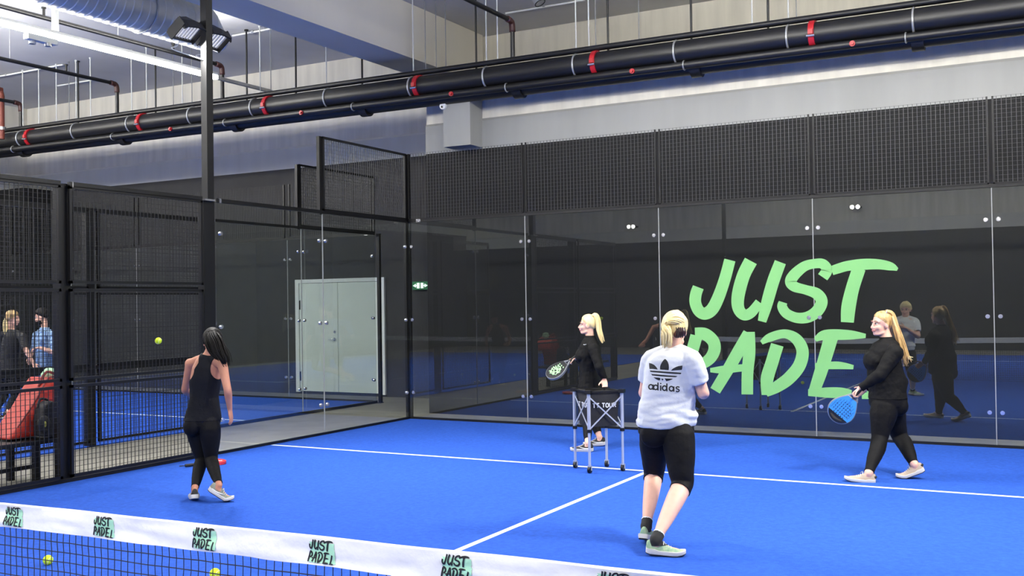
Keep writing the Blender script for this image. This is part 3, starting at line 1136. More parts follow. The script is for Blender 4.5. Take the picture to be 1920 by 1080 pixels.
ball(onz(90, 1050, TZ + .033), 'yellow ball on the blue turf behind the net, at the lower left')
ball(onz(403, 1075, TZ + .033), 'yellow ball on the blue turf under the third net logo at the bottom edge')
ball(at(297, 639, -5.5), 'yellow ball flying in mid air left of the player in the black tank top')


# ---------------------------------------------------------------- rackets
def racket(name, label, butt, ex, en, m_face, m_frame, m_grip, deco=None, group='padel rackets'):
    ex = V(ex).normalized()
    en = V(en)
    en = (en - ex * en.dot(ex)).normalized()
    ey = en.cross(ex)
    butt = V(butt)
    t = empty(name, butt, label, 'racket', group)

    def P(s, w, h=0.0):
        return butt + ex * s + ey * w + en * h

    def outline(k, s0=.195):
        top = [(.33 + .125 * k * math.cos(a), .130 * k * math.sin(a)) for a in [PI / 2 * i / 12 for i in range(13)]]
        low = [(.33 - .165 * i / 10 + (1 - k) * .12 * (i / 10), (.052 + .078 * math.cos(PI / 2 * i / 10)) * k) for i in range(1, 11)]
        side = top + low
        return side + [(s, -w) for s, w in reversed(side[1:])]
    T = .018
    part('face', m_face, t, lambda q: q.prism([P(s, w, -T + .001) for s, w in outline(.955)], en * (2 * T - .002)))

    def frame(q):
        o, i = outline(1.0), outline(.945)
        rings = []
        for (s, w), (s2, w2) in zip(o + o[:1], i + i[:1]):
            rings.append([P(s2, w2, -T), P(s, w, -T * .75), P(s, w, T * .75), P(s2, w2, T)])
        q.loft(rings, cap=False)
        for sg_ in (-1, 1):
            q.tube([P(.115, .008 * sg_), P(.135, .02 * sg_), P(.155, .036 * sg_), P(.178, .052 * sg_)], [.013, .013, .014, .014], n=10, sub=3)
    part('frame', m_frame, t, frame, smooth='auto')
    part('grip', m_grip, t, lambda q: q.tube([P(0, 0), P(.01, 0), P(.125, 0), P(.135, 0)], [.015, .017, .0155, .012], n=12), smooth='auto')
    part('wrist_cord', m_grip, t, lambda q: q.tube([P(0, .003), P(-.03, .02), P(-.06, .012), P(-.05, -.015), P(0, -.003)], .003, n=6, sub=4))

    def holes(q):
        for i in range(-3, 4):
            for j in range(-3, 4):
                s, w = .32 + i * .026, j * .026
                if (i * i + j * j) > 10:
                    continue
                q.cyl(P(s, w, -T - .0006), P(s, w, T + .0006), .0055, 8)
    part('hole_pattern', M_BLACK_MATT, t, holes)
    if deco:
        deco(t, P, T)
    return t


M_RK_BLUE = mat('racket_blue', (64, 150, 226), 0.4)
M_RK_LINE = mat('racket_line_blue', (36, 96, 170), 0.4)
M_RK_BLACK = mat('racket_black', (20, 22, 24), 0.35)
M_RK_GREY = mat('racket_grey', (112, 116, 124), 0.35)
M_RK_WHITE = mat('racket_white', (222, 224, 226), 0.4)
M_RK_GREEN = mat('racket_green', (170, 228, 165), 0.45)
M_RK_RED = mat('racket_red', (206, 50, 54), 0.4)
M_RK_OLIVE = mat('racket_olive', (74, 66, 40), 0.4)


def deco_blue(t, P, T):
    def dark(q):
        poly = [(.325 + .122 * math.cos(a), .121 * math.sin(a)) for a in [(-64 + 128 * i / 16) / 180 * PI for i in range(17)]]
        for hs in (1, -1):
            q.prism([P(s, w, hs * (T + .0008)) for s, w in poly], (P(0, 0, 1) - P(0, 0, 0)) * .0008 * hs)
    part('dark_tip', M_RK_BLACK, t, dark)

    def waves(q):
        off = (P(0, 0, 1) - P(0, 0, 0)) * .0006
        for k in range(9):
            w0 = -.10 + .024 * k
            half = math.sqrt(max(0.0, .113 ** 2 - w0 ** 2))
            s0, s1 = max(.325 - half, .21), .36
            pts = [(s0 + (s1 - s0) * i / 10, w0 + .004 * math.sin(i * 1.9)) for i in range(11)]
            ribbon(q, pts, [.0022] * 11, lambda s, w: P(s, w, T + .0007), off, 2)
    part('wave_pattern', M_RK_LINE, t, waves)
    part('tip_print', M_RK_OLIVE, t, lambda q: ribbon(q, [(.405, -.06), (.415, -.02), (.412, .02), (.400, .06)], [.006, .011, .008, .006], lambda s, w: P(s, w, T + .0022), (P(0, 0, 1) - P(0, 0, 0)) * .0006, 4))


def deco_green(t, P, T):
    def scrib(q):
        off = (P(0, 0, 1) - P(0, 0, 0)) * .0008
        rnd = random.Random(4)
        for k in range(6):
            s = .262 + .025 * k
            half = .085 - abs(k - 2.2) * .014
            pts = [(s + rnd.uniform(-.012, .012), -half + 2 * half * i / 7) for i in range(8)]
            ribbon(q, pts, [.003 + rnd.uniform(0, .006) for _ in pts], lambda a, b: P(a, b, T + .0008), off, 4)
            if k < 5:
                for j in range(4):
                    w = -half + 2 * half * (j + .5) / 4
                    ribbon(q, [(s, w), (s + .026, w + rnd.uniform(-.02, .02))], [.005, .004], lambda a, b: P(a, b, T + .0008), off, 2)
    part('scribble_print', M_RK_GREEN, t, scrib)

    def marks(q):
        off = (P(0, 0, 1) - P(0, 0, 0)) * .0008
        for w in (-.045, 0, .045):
            ribbon(q, [(.225, w - .008), (.235, w + .010)], [.006, .006], lambda a, b: P(a, b, T + .0008), off, 2)
    part('throat_marks', M_RK_GREEN, t, marks)


def deco_red(t, P, T):
    part('white_stripe', M_RK_WHITE, t, lambda q: ribbon(q, [(.24, -.06), (.30, -.03), (.40, -.05)], [.02, .025, .015], lambda a, b: P(a, b, T + .0008), (P(0, 0, 1) - P(0, 0, 0)) * .0008, 4))


butt = onz(347, 873, TZ + .02)
tip = onz(425, 864, TZ + .02)
racket('padel_racket', 'red padel racket with black handle lying on the turf by the mast foot', butt, tip - butt, (0.02, -.03, 1), M_RK_RED, M_RK_RED, M_RUBBER, deco_red)

# ---------------------------------------------------------------- bench and bags between the courts
bn = empty('bench', (-.55, -6.6, 0), 'low black bench outside the side fence carrying the red bag', 'bench')
part('seat', M_BLACK, bn, lambda q: q.box((-.80, -8.2, .39), (-.28, -5.72, .435)))
for x in (-.34, -.74):
    for y in (-6.10, -7.9):
        part('leg', M_BLACK, bn, lambda q: q.box((x - .03, y - .03, 0), (x + .03, y + .03, .39)))
part('stretcher', M_BLACK, bn, lambda q: q.box((-.56, -8.0, .12), (-.52, -6.0, .16)))

M_BAG = mat('red_bag_fabric', (176, 44, 26), 0.6, var=0.12, vscale=9, bump=0.25, bscale=12)
M_BAGD = mat('dark_red_piping', (120, 30, 26), 0.6)
M_PACK = mat('black_backpack_fabric', (30, 31, 32), 0.7, var=0.15, vscale=14, bump=0.3, bscale=25)


def soft(mb, name, mats, parent, vox=.02, it=6, smooth=True):
    """Fuse closed shapes into one soft surface."""
    tmp = bpy.data.objects.new('tmp', mb.mesh('tmp', mats))
    COL.objects.link(tmp)
    r = tmp.modifiers.new('r', 'REMESH')
    r.mode = 'VOXEL'
    r.voxel_size = vox
    r.use_smooth_shade = True
    s = tmp.modifiers.new('s', 'SMOOTH')
    s.factor = .5
    s.iterations = it
    dg = bpy.context.evaluated_depsgraph_get()
    me = bpy.data.meshes.new_from_object(tmp.evaluated_get(dg))
    bpy.data.objects.remove(tmp)
    me.name = name
    if not me.materials:
        for m in (mats if isinstance(mats, (list, tuple)) else [mats]):
            me.materials.append(m)
    if parent is not None:
        me.transform(Matrix.Translation(-ORG[parent.name]))
    o = bpy.data.objects.new(name, me)
    COL.objects.link(o)
    if parent is not None:
        o.parent = parent
        ORG[o.name] = ORG[parent.name]
    return o


bg = empty('racket_bag', (-.58, -6.1, .436), 'large orange red racket bag slumped over the black bench', 'bag')
BGX = -.60
poly = [(-6, 826), (12, 800), (42, 757), (60, 725), (73, 706), (92, 710), (107, 726), (112, 745), (104, 757), (88, 748), (76, 757), (66, 785), (61, 816)]
pp = [onx(u, v, BGX) for u, v in poly]
for p in pp:
    p.z = max(p.z, .44)
mb = MB()
mb.prism([p + V((-.16, 0, 0)) for p in pp], (.34, 0, 0))
soft(mb, 'body', M_BAG, bg, .02, 10)
part('zip', M_BAGD, bg, lambda q: q.tube([p + V((.17, 0, 0)) for p in pp[1:7]], .008, n=6, sub=3))
part('strap', M_BAGD, bg, lambda q: q.tube([pp[3] + V((.1, 0, .0)), pp[4] + V((.12, .0, .05)), pp[5] + V((.1, .05, .02))], .014, n=8, sub=4))

bk = empty('backpack', (-.38, -5.93, .436), 'small black backpack standing in front of the red bag on the bench', 'backpack')
BKX = -.40
mb = MB()
pk = [onx(u, v, BKX) for u, v in [(64, 818), (64, 785), (70, 760), (82, 750), (94, 756), (100, 780), (100, 818)]]
for p in pk:
    p.z = max(p.z, .437)
mb.prism([p + V((-.03, 0, 0)) for p in pk], (.15, 0, 0))
soft(mb, 'body', M_PACK, bk, .015, 6)
ce = onx(82, 795, BKX + .125)
part('front_pocket', M_PACK, bk, lambda q: q.ell(ce, (.03, 0, 0), (0, .075, 0), (0, 0, .085), 16, 10), smooth=True)
part('buckle', mat('dull_yellow', (150, 150, 70), .6), bk, lambda q: (q.ell(ce + V((.035, -.01, .0)), (.008, 0, 0), (0, .016, 0), (0, 0, .03)),))
part('strap', M_BLACK_MATT, bk, lambda q: q.tube([onx(70, 765, BKX + .1), onx(76, 748, BKX + .08), onx(90, 750, BKX + .1)], .012, n=8, sub=4))

tw = empty('towel', (-.62, -5.85, 1.0), 'crumpled pale green towel on top of the red bag', 'towel')
mb = MB()
c0 = onx(92, 701, BGX)
for du_, dv_, r in ((-6, 2, .05), (0, -4, .055), (5, 2, .05), (-2, 5, .05), (6, -6, .035)):
    p = onx(92 + du_, 701 + dv_, BGX)
    mb.ell(p, (r * 1.3, 0, 0), (0, r * .9, 0), (0, 0, r * .8))
soft(mb, 'cloth', mat('pale_green_cloth', (176, 220, 178), .85, bump=.2, bscale=30), tw, .014, 3)

# ---------------------------------------------------------------- ball cart
CA, CF, CK, CR = V((4.235, -3.178, 0)), V((4.507, -3.419, 0)), V((4.505, -2.986, 0)), V((4.76, -3.167, 0))
cart = empty('ball_cart', (4.5, -3.19, 0), 'silver legged ball cart with a black fabric hopper beside the service line', 'ball cart')
M_HOP = mat('hopper_fabric', (20, 20, 22), 0.65, bump=.2, bscale=20)
cc = (CA + CF + CK + CR) / 4
TOPZ, MIDZ = .83, .44
for p in (CA, CF, CR, CK):
    lg = part('leg', M_ALU, cart, lambda q: (q.cyl(p + V((0, 0, MIDZ)), p + V((0, 0, TOPZ - .02)), .0175, 14), q.cyl(p + V((0, 0, .06)), p + V((0, 0, MIDZ)), .0135, 12)), smooth='auto')
    part('leg_clamp', M_BLACK, lg, lambda q: q.cyl(p + V((0, 0, MIDZ - .02)), p + V((0, 0, MIDZ + .012)), .024, 14))
    out = (p - cc).normalized()
    side = V((-out.y, out.x, 0))
    w = part('castor', M_BLACK, cart, lambda q: (q.cyl(p + V((0, 0, TZ + .033)) - V((.014, .0, 0)), p + V((0, 0, TZ + .033)) + V((.014, .0, 0)), .033, 18),), smooth='auto')
    part('castor_fork', M_ALU, w, lambda q: (q.box((p.x - .022, p.y - .01, .045), (p.x - .017, p.y + .01, .085)), q.box((p.x + .017, p.y - .01, .045), (p.x + .022, p.y + .01, .085)),
                                             q.cyl(p + V((-.024, 0, TZ + .033)), p + V((.024, 0, TZ + .033)), .008, 8), q.box((p.x - .022, p.y - .012, .08), (p.x + .022, p.y + .012, .088))))
    part('corner_cap', M_BLACK, cart, lambda q: q.obox(p + V((0, 0, TOPZ - .005)), out * .03, side * .03, (0, 0, .018)))
faces = [(CA, CF), (CF, CR), (CR, CK), (CK, CA)]
for a, b in faces:
    d = (b - a).normalized()
    n = V((d.y, -d.x, 0))
    if n.dot((a + b) / 2 - cc) < 0:
        n = -n
    for (pa, za), (pb, zb), o in (((a, TOPZ - .05), (b, MIDZ + .01), .0), ((b, TOPZ - .05), (a, MIDZ + .01), .007)):
        part('cross_brace', M_ALU, cart, lambda q: q.bar(pa + n * o + V((0, 0, za)), pb + n * o + V((0, 0, zb)), .006, .013))


def hopper(q):
    cor = [CA, CF, CR, CK]
    rings = []
    for z, k in ((TOPZ + .005, .93), (TOPZ - .03, .92), (.68, .86), (.55, .82), (.47, .78), (.47, .2)):
        r = []
        for i in range(4):
            a, b = cor[i], cor[(i + 1) % 4]
            for j in range(6):
                t = j / 6
                p = cc + (a + (b - a) * t - cc) * k
                sag = .025 * math.sin(PI * t) * (1 if z > .8 else .4)
                p = p + (cc - p).normalized() * sag
                r.append(p + V((0, 0, z)))
        rings.append(r)
    inner = [[cc + V(((p - cc).x * .975, (p - cc).y * .975, p.z)) for p in r] for r in rings]
    q.loft(rings[::1], cap=False)
    q.loft([rings[0]] + inner, cap=False)
    q.add([V((p.x, p.y, .47)) for p in rings[-1]], [tuple(range(len(rings[-1])))])


part('hopper', M_HOP, cart, hopper, smooth='auto')
part('hopper_rim', M_BLACK, cart, lambda q: [q.bar(a + V((0, 0, TOPZ - .004)), b + V((0, 0, TOPZ - .004)), .016) for a, b in faces])

CAPS = {'T': [[(0, 1), (.8, 1)], [(.4, 1), (.4, 0)]], 'O': [[(.4, 1), (.08, .8), (.05, .5), (.08, .2), (.4, 0), (.72, .2), (.75, .5), (.72, .8), (.4, 1)]],
        'U': [[(.05, 1), (.05, .3), (.2, .03), (.4, 0), (.6, .03), (.75, .3), (.75, 1)]], 'R': [[(.05, 0), (.05, 1)], [(.05, 1), (.5, 1), (.72, .85), (.72, .65), (.5, .5), (.05, .5)], [(.4, .5), (.75, 0)]]}


def stencil(a, b):
    def f(q):
        d = (b - a).normalized()
        n = V((d.y, -d.x, 0))
        if n.dot((a + b) / 2 - cc) < 0:
            n = -n
        base = cc + ((a + b) / 2 - cc) * .90
        h, x = .042, -.13
        for ch in 'TT TOUR':
            if ch == ' ':
                x += .022
                continue
            for st in CAPS[ch]:
                ribbon(q, [(x + px_ * h * .9, py_ * h) for px_, py_ in st], [.0048] * len(st), lambda X, Z: base + d * X + n * .004 + V((0, 0, .665 + Z)), n * .001, 3)
            x += .0395
    return f


part('printed_text', M_RK_WHITE, cart, stencil(CF, CR))
part('printed_text', M_RK_WHITE, cart, stencil(CA, CF))
# ---------------------------------------------------------------- people
def skin_mat(name, rgb):
    return mat(name, rgb, 0.55, var=0.05, vscale=18, spec=0.35)


M_SKIN = skin_mat('skin_fair', (226, 178, 156))
M_SKIN2 = skin_mat('skin_tan', (184, 128, 102))
M_SKIN3 = skin_mat('skin_light', (214, 166, 142))
M_HAIR_BL = mat('hair_blonde', (222, 196, 132), 0.45, rgb2=(246, 228, 172), vscale=24, vstretch=(1, 1, .15), bump=.35, bscale=90)
M_HAIR_DB = mat('hair_dark_blonde', (150, 112, 66), 0.42, rgb2=(226, 190, 128), vscale=26, vstretch=(1, 1, .15), bump=.35, bscale=90)
M_HAIR_DK = mat('hair_black_brown', (9, 7, 7), 0.6, rgb2=(20, 16, 15), vscale=24, vstretch=(1, 1, .15), bump=.3, bscale=90, spec=.15)
M_HAIR_LB = mat('hair_light_brown', (120, 92, 60), 0.45, rgb2=(206, 172, 112), vscale=24, vstretch=(1, 1, .15), bump=.3, bscale=90)
M_LEG = mat('black_leggings', (7, 7, 9), 0.75, bump=.15, bscale=40, spec=.2)
M_TOPB = mat('black_sport_top', (9, 9, 10), 0.8, bump=.25, bscale=26, spec=.2)
M_TANK = mat('dark_navy_tank', (14, 15, 20), 0.8, bump=.2, bscale=30, spec=.2)
M_TEE = mat('white_tee_cotton', (208, 211, 213), 0.85, var=.03, vscale=6, bump=.3, bscale=14)
M_SHIRT_DK = mat('black_tee_cotton', (12, 12, 13), 0.8, bump=.2, bscale=20)
M_SHIRT_BL = mat('blue_check_shirt', (128, 158, 190), 0.8, bump=.15, bscale=20)
M_SHORT = mat('dark_blue_shorts', (30, 38, 58), 0.8)
M_EYEW = mat('eye_white', (235, 235, 232), 0.3)
M_IRIS = mat('eye_iris', (46, 52, 60), 0.2)
M_BROW = mat('eyebrow_brown', (120, 88, 60), 0.8)
M_BROWD = mat('eyebrow_dark', (40, 30, 26), 0.8)
M_LIP = mat('lip_rose', (198, 128, 118), 0.5)
M_SOCK = mat('black_sock', (22, 22, 24), 0.85)
M_SHOE_GR = mat('shoe_mint_knit', (112, 152, 126), 0.8, rgb2=(168, 186, 146), vscale=30, bump=.2, bscale=120)
M_SHOE_BE = mat('shoe_beige_knit', (168, 152, 134), 0.8, bump=.2, bscale=120)
M_SHOE_BK = mat('shoe_black_knit', (28, 28, 28), 0.75, bump=.2, bscale=120)
M_SOLE = mat('shoe_sole_white', (214, 211, 200), 0.6)
M_SOLE_DK = mat('shoe_outsole_dark', (28, 28, 30), 0.7)
M_LACE = mat('shoe_lace', (190, 190, 184), 0.8)


def seg_param(p, a, b):
    d = b - a
    t = max(0.0, min(1.0, (p - a).dot(d) / d.length_squared))
    return t, (p - (a + d * t)).length


def chain_param(p, pts):
    """Closest distance to a chain and the arc length there."""
    best, s0 = (9.0, 0.0), 0.0
    for a, b in zip(pts[:-1], pts[1:]):
        t, d = seg_param(p, a, b)
        L = (b - a).length
        if d < best[0]:
            best = (d, s0 + t * L)
        s0 += L
    return best


class Person:
    def __init__(self, base, label, skin, scale=1.0, group=None):
        self.root = empty('person', base, label, 'person', group)
        self.skin = skin
        self.mb = MB()
        self.sc = scale
        self.arms = []
        self.legs = []
        self.hands = []

    # torso from crotch to neck; right vectors at hip and shoulder level
    def torso(self, pelvis, waist, chest, neck, rh, rs, hip=(.175, .115), wst=(.125, .092), ch=(.155, .108), glute=.075, bust=.0, belly=0.0):
        self.pelvis, self.waist, self.chest, self.neck = V(pelvis), V(waist), V(chest), V(neck)
        pts = [self.pelvis + (self.pelvis - self.waist).normalized() * .085, self.pelvis, self.waist, self.chest, self.neck]
        self.spine = pts
        rh, rs = V(rh).normalized(), V(rs).normalized()
        self.rh, self.rs = rh, rs
        up = (self.neck - self.chest).normalized()
        self.up = (self.neck - self.pelvis).normalized()
        self.f = self.up.cross(rs).normalized()
        self.fh = self.up.cross(rh).normalized()
        mid = lambda a, b, t=.5: (a[0] + (b[0] - a[0]) * t, a[1] + (b[1] - a[1]) * t)
        P = self.pelvis
        W = self.waist
        C = self.chest
        N = self.neck
        st = [(pts[0], (hip[0] * .55, hip[1] * .6), 0.0), (P - self.up * .04, (hip[0] * .97, hip[1] * .98), 0.0), (P + self.up * .02, hip, 0.05),
              (P.lerp(W, .5), mid(hip, wst), .3), (W, (wst[0], wst[1] + belly), .5), (W.lerp(C, .5), mid(wst, ch), .75), (C, ch, 1.0),
              (C.lerp(N, .45), (ch[0] * .95, ch[1] * .92), 1.0), (C.lerp(N, .75), (ch[0] * .78, ch[1] * .7), 1.0), (C.lerp(N, .93), (.075, .066), 1.0), (N, (.056, .056), 1.0)]
        self.st = st
        self._torso(self.mb, st, 0.0)
        for s in (-1, 1):
            if glute:
                self.mb.ell(P - self.fh * (hip[1] * .42) + rh * (s * hip[0] * .45) - self.up * .035, rh * (hip[0] * .52), self.fh * (glute + .02), self.up * .10)
        if bust:
            self.mb.ell(C + self.f * (ch[1] * .55) - self.up * .02, rs * (ch[0] * .86), self.f * (bust + .045), self.up * .10)

    def _torso(self, mb, st, grow):
        rings = []
        for c, (a, b), t in st:
            r = (self.rh.lerp(self.rs, t)).normalized()
            f = self.up.cross(r).normalized()
            ring = []
            for k in range(24):
                th = 2 * PI * k / 24
                cx, sx = math.cos(th), math.sin(th)
                e = .86
                cx = math.copysign(abs(cx) ** e, cx)
                sx = math.copysign(abs(sx) ** e, sx)
                ring.append(c + r * (cx * (a + grow)) + f * (sx * (b + grow)))
            rings.append(ring)
        mb.loft(rings)

    def arm(self, sh, el, wr, r=(.052, .046, .040, .038, .030, .026)):
        sh, el, wr = V(sh), V(el), V(wr)
        self.arms.append([sh, el, wr])
        self.mb.tube([sh, sh.lerp(el, .35), sh.lerp(el, .8), el, el.lerp(wr, .25), el.lerp(wr, .7), wr], [r[0], r[1] * 1.02, r[2], r[2] * .98, r[3] * 1.03, r[4], r[5]], n=16, sub=4, dome=True)
        self.mb.ell(sh, (r[0] * 1.08, 0, 0), (0, r[0] * 1.08, 0), (0, 0, r[0] * 1.08))
        base = self.neck - self.up * .035
        self.mb.tube([base, base.lerp(sh, .5) + self.up * .006, sh], [.05, .047, r[0] * .92], n=14, sub=4, dome=True)

    def hand(self, wr, d, palm, thumb, curl=(25, 30, 20), spread=.0, size=1.0, tcurl=20):
        """d finger direction, palm the way the palm faces, thumb the side the thumb is on."""
        wr, d = V(wr), V(d).normalized()
        self.hands.append((wr, d))
        n = V(palm)
        n = (n - d * n.dot(d)).normalized()
        t = V(thumb)
        t = (t - d * t.dot(d) - n * t.dot(n)).normalized()
        z = size
        rings = []
        for s, w, h in ((-.02, .026, .022), (.0, .027, .019), (.03, .037, .016), (.06, .041, .015), (.085, .040, .012), (.093, .034, .007)):
            rings.append([wr + d * s * z + t * (math.cos(a) * w * z) + n * (math.sin(a) * h * z) for a in [2 * PI * k / 14 for k in range(14)]])
        self.mb.loft(rings)
        for off, ln, r in ((.030, .070, .0088), (.0105, .078, .0092), (-.010, .072, .0088), (-.029, .056, .0080)):
            p = wr + (d * .085 + t * off) * z
            dirv = (d + t * off * spread * 6).normalized()
            pts = [p - d * .015 * z, p]
            ang = 0
            for L, c in zip((.46, .30, .24), curl):
                ang += c
                v = dirv * math.cos(math.radians(ang)) + n * math.sin(math.radians(ang))
                p = p + v * (ln * L * z)
                pts.append(p)
            self.mb.tube(pts, [r * z, r * z, r * z * .96, r * z * .9, r * z * .8], n=10, sub=3, dome=True)
        p = wr + (d * .018 + t * .026) * z
        v = (d * .62 + t * .62 + n * .35).normalized()
        pts = [p - v * .01, p]
        a = 0
        for L, c in ((.040, 0), (.030, tcurl), (.025, tcurl)):
            a += c
            vv = (v * math.cos(math.radians(a)) + (d * .6 + n * .5 - t * .3).normalized() * math.sin(math.radians(a))).normalized()
            p = p + vv * L * z
            pts.append(p)
        self.mb.tube(pts, [.014 * z, .0125 * z, .011 * z, .010 * z, .0085 * z], n=10, sub=3, dome=True)

    def leg(self, hip, kn, an, r=(.092, .082, .060, .056, .046, .036), calf=None):
        hip, kn, an = V(hip), V(kn), V(an)
        self.legs.append([hip, kn, an])
        b = V(calf) if calf is not None else -self.fh
        b = b * .012
        self.mb.tube([hip, hip.lerp(kn, .3), hip.lerp(kn, .75), kn, kn.lerp(an, .28) + b, kn.lerp(an, .62) + b * .4, kn.lerp(an, .88), an],
                     [r[0], r[0] * .98, r[2] * 1.1, r[2] * .92, r[3], r[4], r[5] * .95, r[5]], n=20, sub=4, dome=True)

    def foot_bone(self, an, ball, toe):
        self.mb.tube([an, V(an).lerp(V(ball), .5), ball, toe], [.032, .029, .022, .016], n=12, sub=3, dome=True)

    def head(self, c, fwd, up=(0, 0, 1), neck_r=.052, size=1.0, face=True, brow=M_BROW, lip=M_LIP):
        c = V(c)
        f = V(fwd).normalized()
        u = V(up)
        u = (u - f * u.dot(f)).normalized()
        r = f.cross(u).normalized()
        self.hc, self.hf, self.hu, self.hr, self.hs = c, f, u, r, size
        z = size

        def Q(a, b, d):
            return c + (f * a + r * b + u * d) * z
        self.Q = Q
        m = self.mb
        m.ell(Q(-.012, 0, .022), f * .094 * z, r * .074 * z, u * .092 * z)
        m.ell(Q(.026, 0, -.045), f * .060 * z, r * .056 * z, u * .074 * z)
        m.ell(Q(.058, 0, -.098), f * .028 * z, r * .030 * z, u * .022 * z)
        m.tube([Q(.012, -.046, -.085), Q(.05, -.026, -.1), Q(.062, 0, -.102), Q(.05, .026, -.1), Q(.012, .046, -.085)], [.016 * z] * 5, n=10, sub=3, dome=True)
        m.tube([Q(.083, 0, .006), Q(.096, 0, -.018), Q(.108, 0, -.040), Q(.092, 0, -.050)], [.007 * z, .009 * z, .011 * z, .009 * z], n=10, sub=3, dome=True)
        for s in (-1, 1):
            m.ell(Q(.092, s * .011, -.044), f * .010 * z, r * .010 * z, u * .008 * z)
            m.ell(Q(.060, s * .034, -.040), f * .026 * z, r * .022 * z, u * .024 * z)
            m.ell(Q(.070, s * .032, .014), f * .018 * z, r * .026 * z, u * .009 * z)
            m.ell(Q(-.008, s * .074, -.022), f * .020 * z, r * .009 * z, u * .030 * z)
        m.ell(Q(.086, 0, -.067), f * .010 * z, r * .024 * z, u * .008 * z)
        m.ell(Q(.084, 0, -.077), f * .010 * z, r * .020 * z, u * .008 * z)
        nb = self.neck - self.up * .03
        m.tube([nb, nb.lerp(Q(-.022, 0, -.06), .5), Q(-.018, 0, -.05), Q(-.012, 0, .0)], [neck_r * 1.12, neck_r, neck_r * .98, neck_r * .95], n=16, sub=3, dome=True)
        if face:
            par = self.root
            for s in (-1, 1):
                part('eye', M_EYEW, par, lambda q: q.ell(Q(.0765, s * .031, -.006), f * .0105 * z, r * .0135 * z, u * .0062 * z, 14, 8), smooth=True)
                part('iris', M_IRIS, par, lambda q: q.ell(Q(.0845, s * .031, -.006), f * .0042 * z, r * .0065 * z, u * .0066 * z, 12, 8), smooth=True)
                part('eyelashes', M_BROWD, par, lambda q: q.tube([Q(.078, s * .016, -.001), Q(.0875, s * .029, .0045), Q(.076, s * .047, .0)], [.0018, .0028, .0018], n=6, sub=3))
                part('eyebrow', brow, par, lambda q: q.tube([Q(.090, s * .013, .016), Q(.089, s * .032, .023), Q(.074, s * .052, .016)], [.003, .0045, .002], n=8, sub=3))
            part('lips', lip, par, lambda q: (q.tube([Q(.081, -.025, -.069), Q(.0945, -.008, -.0665), Q(.0945, .008, -.0665), Q(.081, .025, -.069)], [.0025, .0052, .0052, .0025], n=8, sub=3),
                                              q.tube([Q(.081, -.023, -.071), Q(.0925, 0, -.0775), Q(.081, .023, -.071)], [.0025, .0058, .0025], n=8, sub=3)), smooth=True)

    def finish(self, vox=.0075, it=5):
        o = soft(self.mb, 'body', self.skin, self.root, vox, it)
        self.body = o
        me = o.data
        org = ORG[self.root.name]
        self.bv = [v.co + org for v in me.vertices]
        self.bn = [V(v.normal) for v in me.vertices]
        tris = []
        for p in me.polygons:
            vs = list(p.vertices)
            for k in range(1, len(vs) - 1):
                tris.append((vs[0], vs[k], vs[k + 1]))
        self.bt = tris
        # classify
        self.arm_d = []
        for v in self.bv:
            best = (9, 0, 0)
            for i, ch in enumerate(self.arms):
                d, s = chain_param(v, ch)
                if d < best[0]:
                    best = (d, s, i)
            self.arm_d.append(best)
        self.leg_d = []
        for v in self.bv:
            best = (9, 0, 0)
            for i, ch in enumerate(self.legs):
                d, s = chain_param(v, ch)
                if d < best[0]:
                    best = (d, s, i)
            self.leg_d.append(best)
        return o

    def is_arm(self, i, k=.058):
        d, s, a = self.arm_d[i]
        if d > k:
            return False
        if s > .10:
            # the torso side: the point must be nearer to the arm axis than to the trunk surface
            v = self.bv[i]
            dl = self.leg_d[i][0]
            return dl > d
        return True

    def beyond(self, v):
        """How far a point lies beyond the wrist, on the hand."""
        best = -1.0
        lim = min(chain_param(v, self.spine)[0] - .12, chain_param(v, self.legs[0])[0] - .08, chain_param(v, self.legs[1])[0] - .08, .09)
        for wr, d in self.hands:
            q = v - wr
            al = q.dot(d)
            if -.03 < al < .23 and (q - d * al).length < lim:
                best = max(best, al)
        return best

    def shell(self, name, mats, field, thick=.005, wr=0.0, wf=18.0, smooth=True, matfn=None, parent=None, taper=0.0):
        """A garment: the part of the body surface where field > 0, lifted off by thick, with turned-in hems."""
        F = [min(field(i, v), -self.beyond(v)) for i, v in enumerate(self.bv)]
        P, idx, cut, faces = [], {}, {}, []
        D = []

        def lift(v, n, fv=1.0):
            t = thick
            if taper:
                t *= max(.12, min(1.0, fv / taper))
            if wr:
                t += wr * (noise.noise(v * wf) + .5 * noise.noise(v * (wf * 2.3)))
            return v + n * max(t, .0012)

        def vert(i):
            if i not in idx:
                idx[i] = len(P)
                P.append(lift(self.bv[i], self.bn[i], F[i]))
                D.append((self.bv[i], self.bn[i]))
            return idx[i]

        def edge(i, j):
            k = (min(i, j), max(i, j))
            if k not in cut:
                t = F[i] / (F[i] - F[j])
                p = self.bv[i].lerp(self.bv[j], t)
                n = self.bn[i].lerp(self.bn[j], t).normalized()
                cut[k] = len(P)
                P.append(lift(p, n, 0.0))
                D.append((p, n))
            return cut[k]
        for a, b, c in self.bt:
            s = [F[a] > 0, F[b] > 0, F[c] > 0]
            if all(s):
                faces.append((vert(a), vert(b), vert(c)))
            elif any(s):
                poly = []
                tri = (a, b, c)
                for k in range(3):
                    i, j = tri[k], tri[(k + 1) % 3]
                    if s[k]:
                        poly.append(vert(i))
                    if s[k] != s[(k + 1) % 3]:
                        poly.append(edge(i, j))
                faces.append(tuple(poly))
        cnt = {}
        for f in faces:
            for k in range(len(f)):
                e = (f[k], f[(k + 1) % len(f)])
                cnt[e] = cnt.get(e, 0) + 1
        rim = {}
        for (a, b) in list(cnt):
            if (b, a) not in cnt:
                for q in (a, b):
                    if q not in rim:
                        rim[q] = len(P)
                        P.append(D[q][0] - D[q][1] * .002)
                faces.append((b, a, rim[a], rim[b]))
        par = parent or self.root
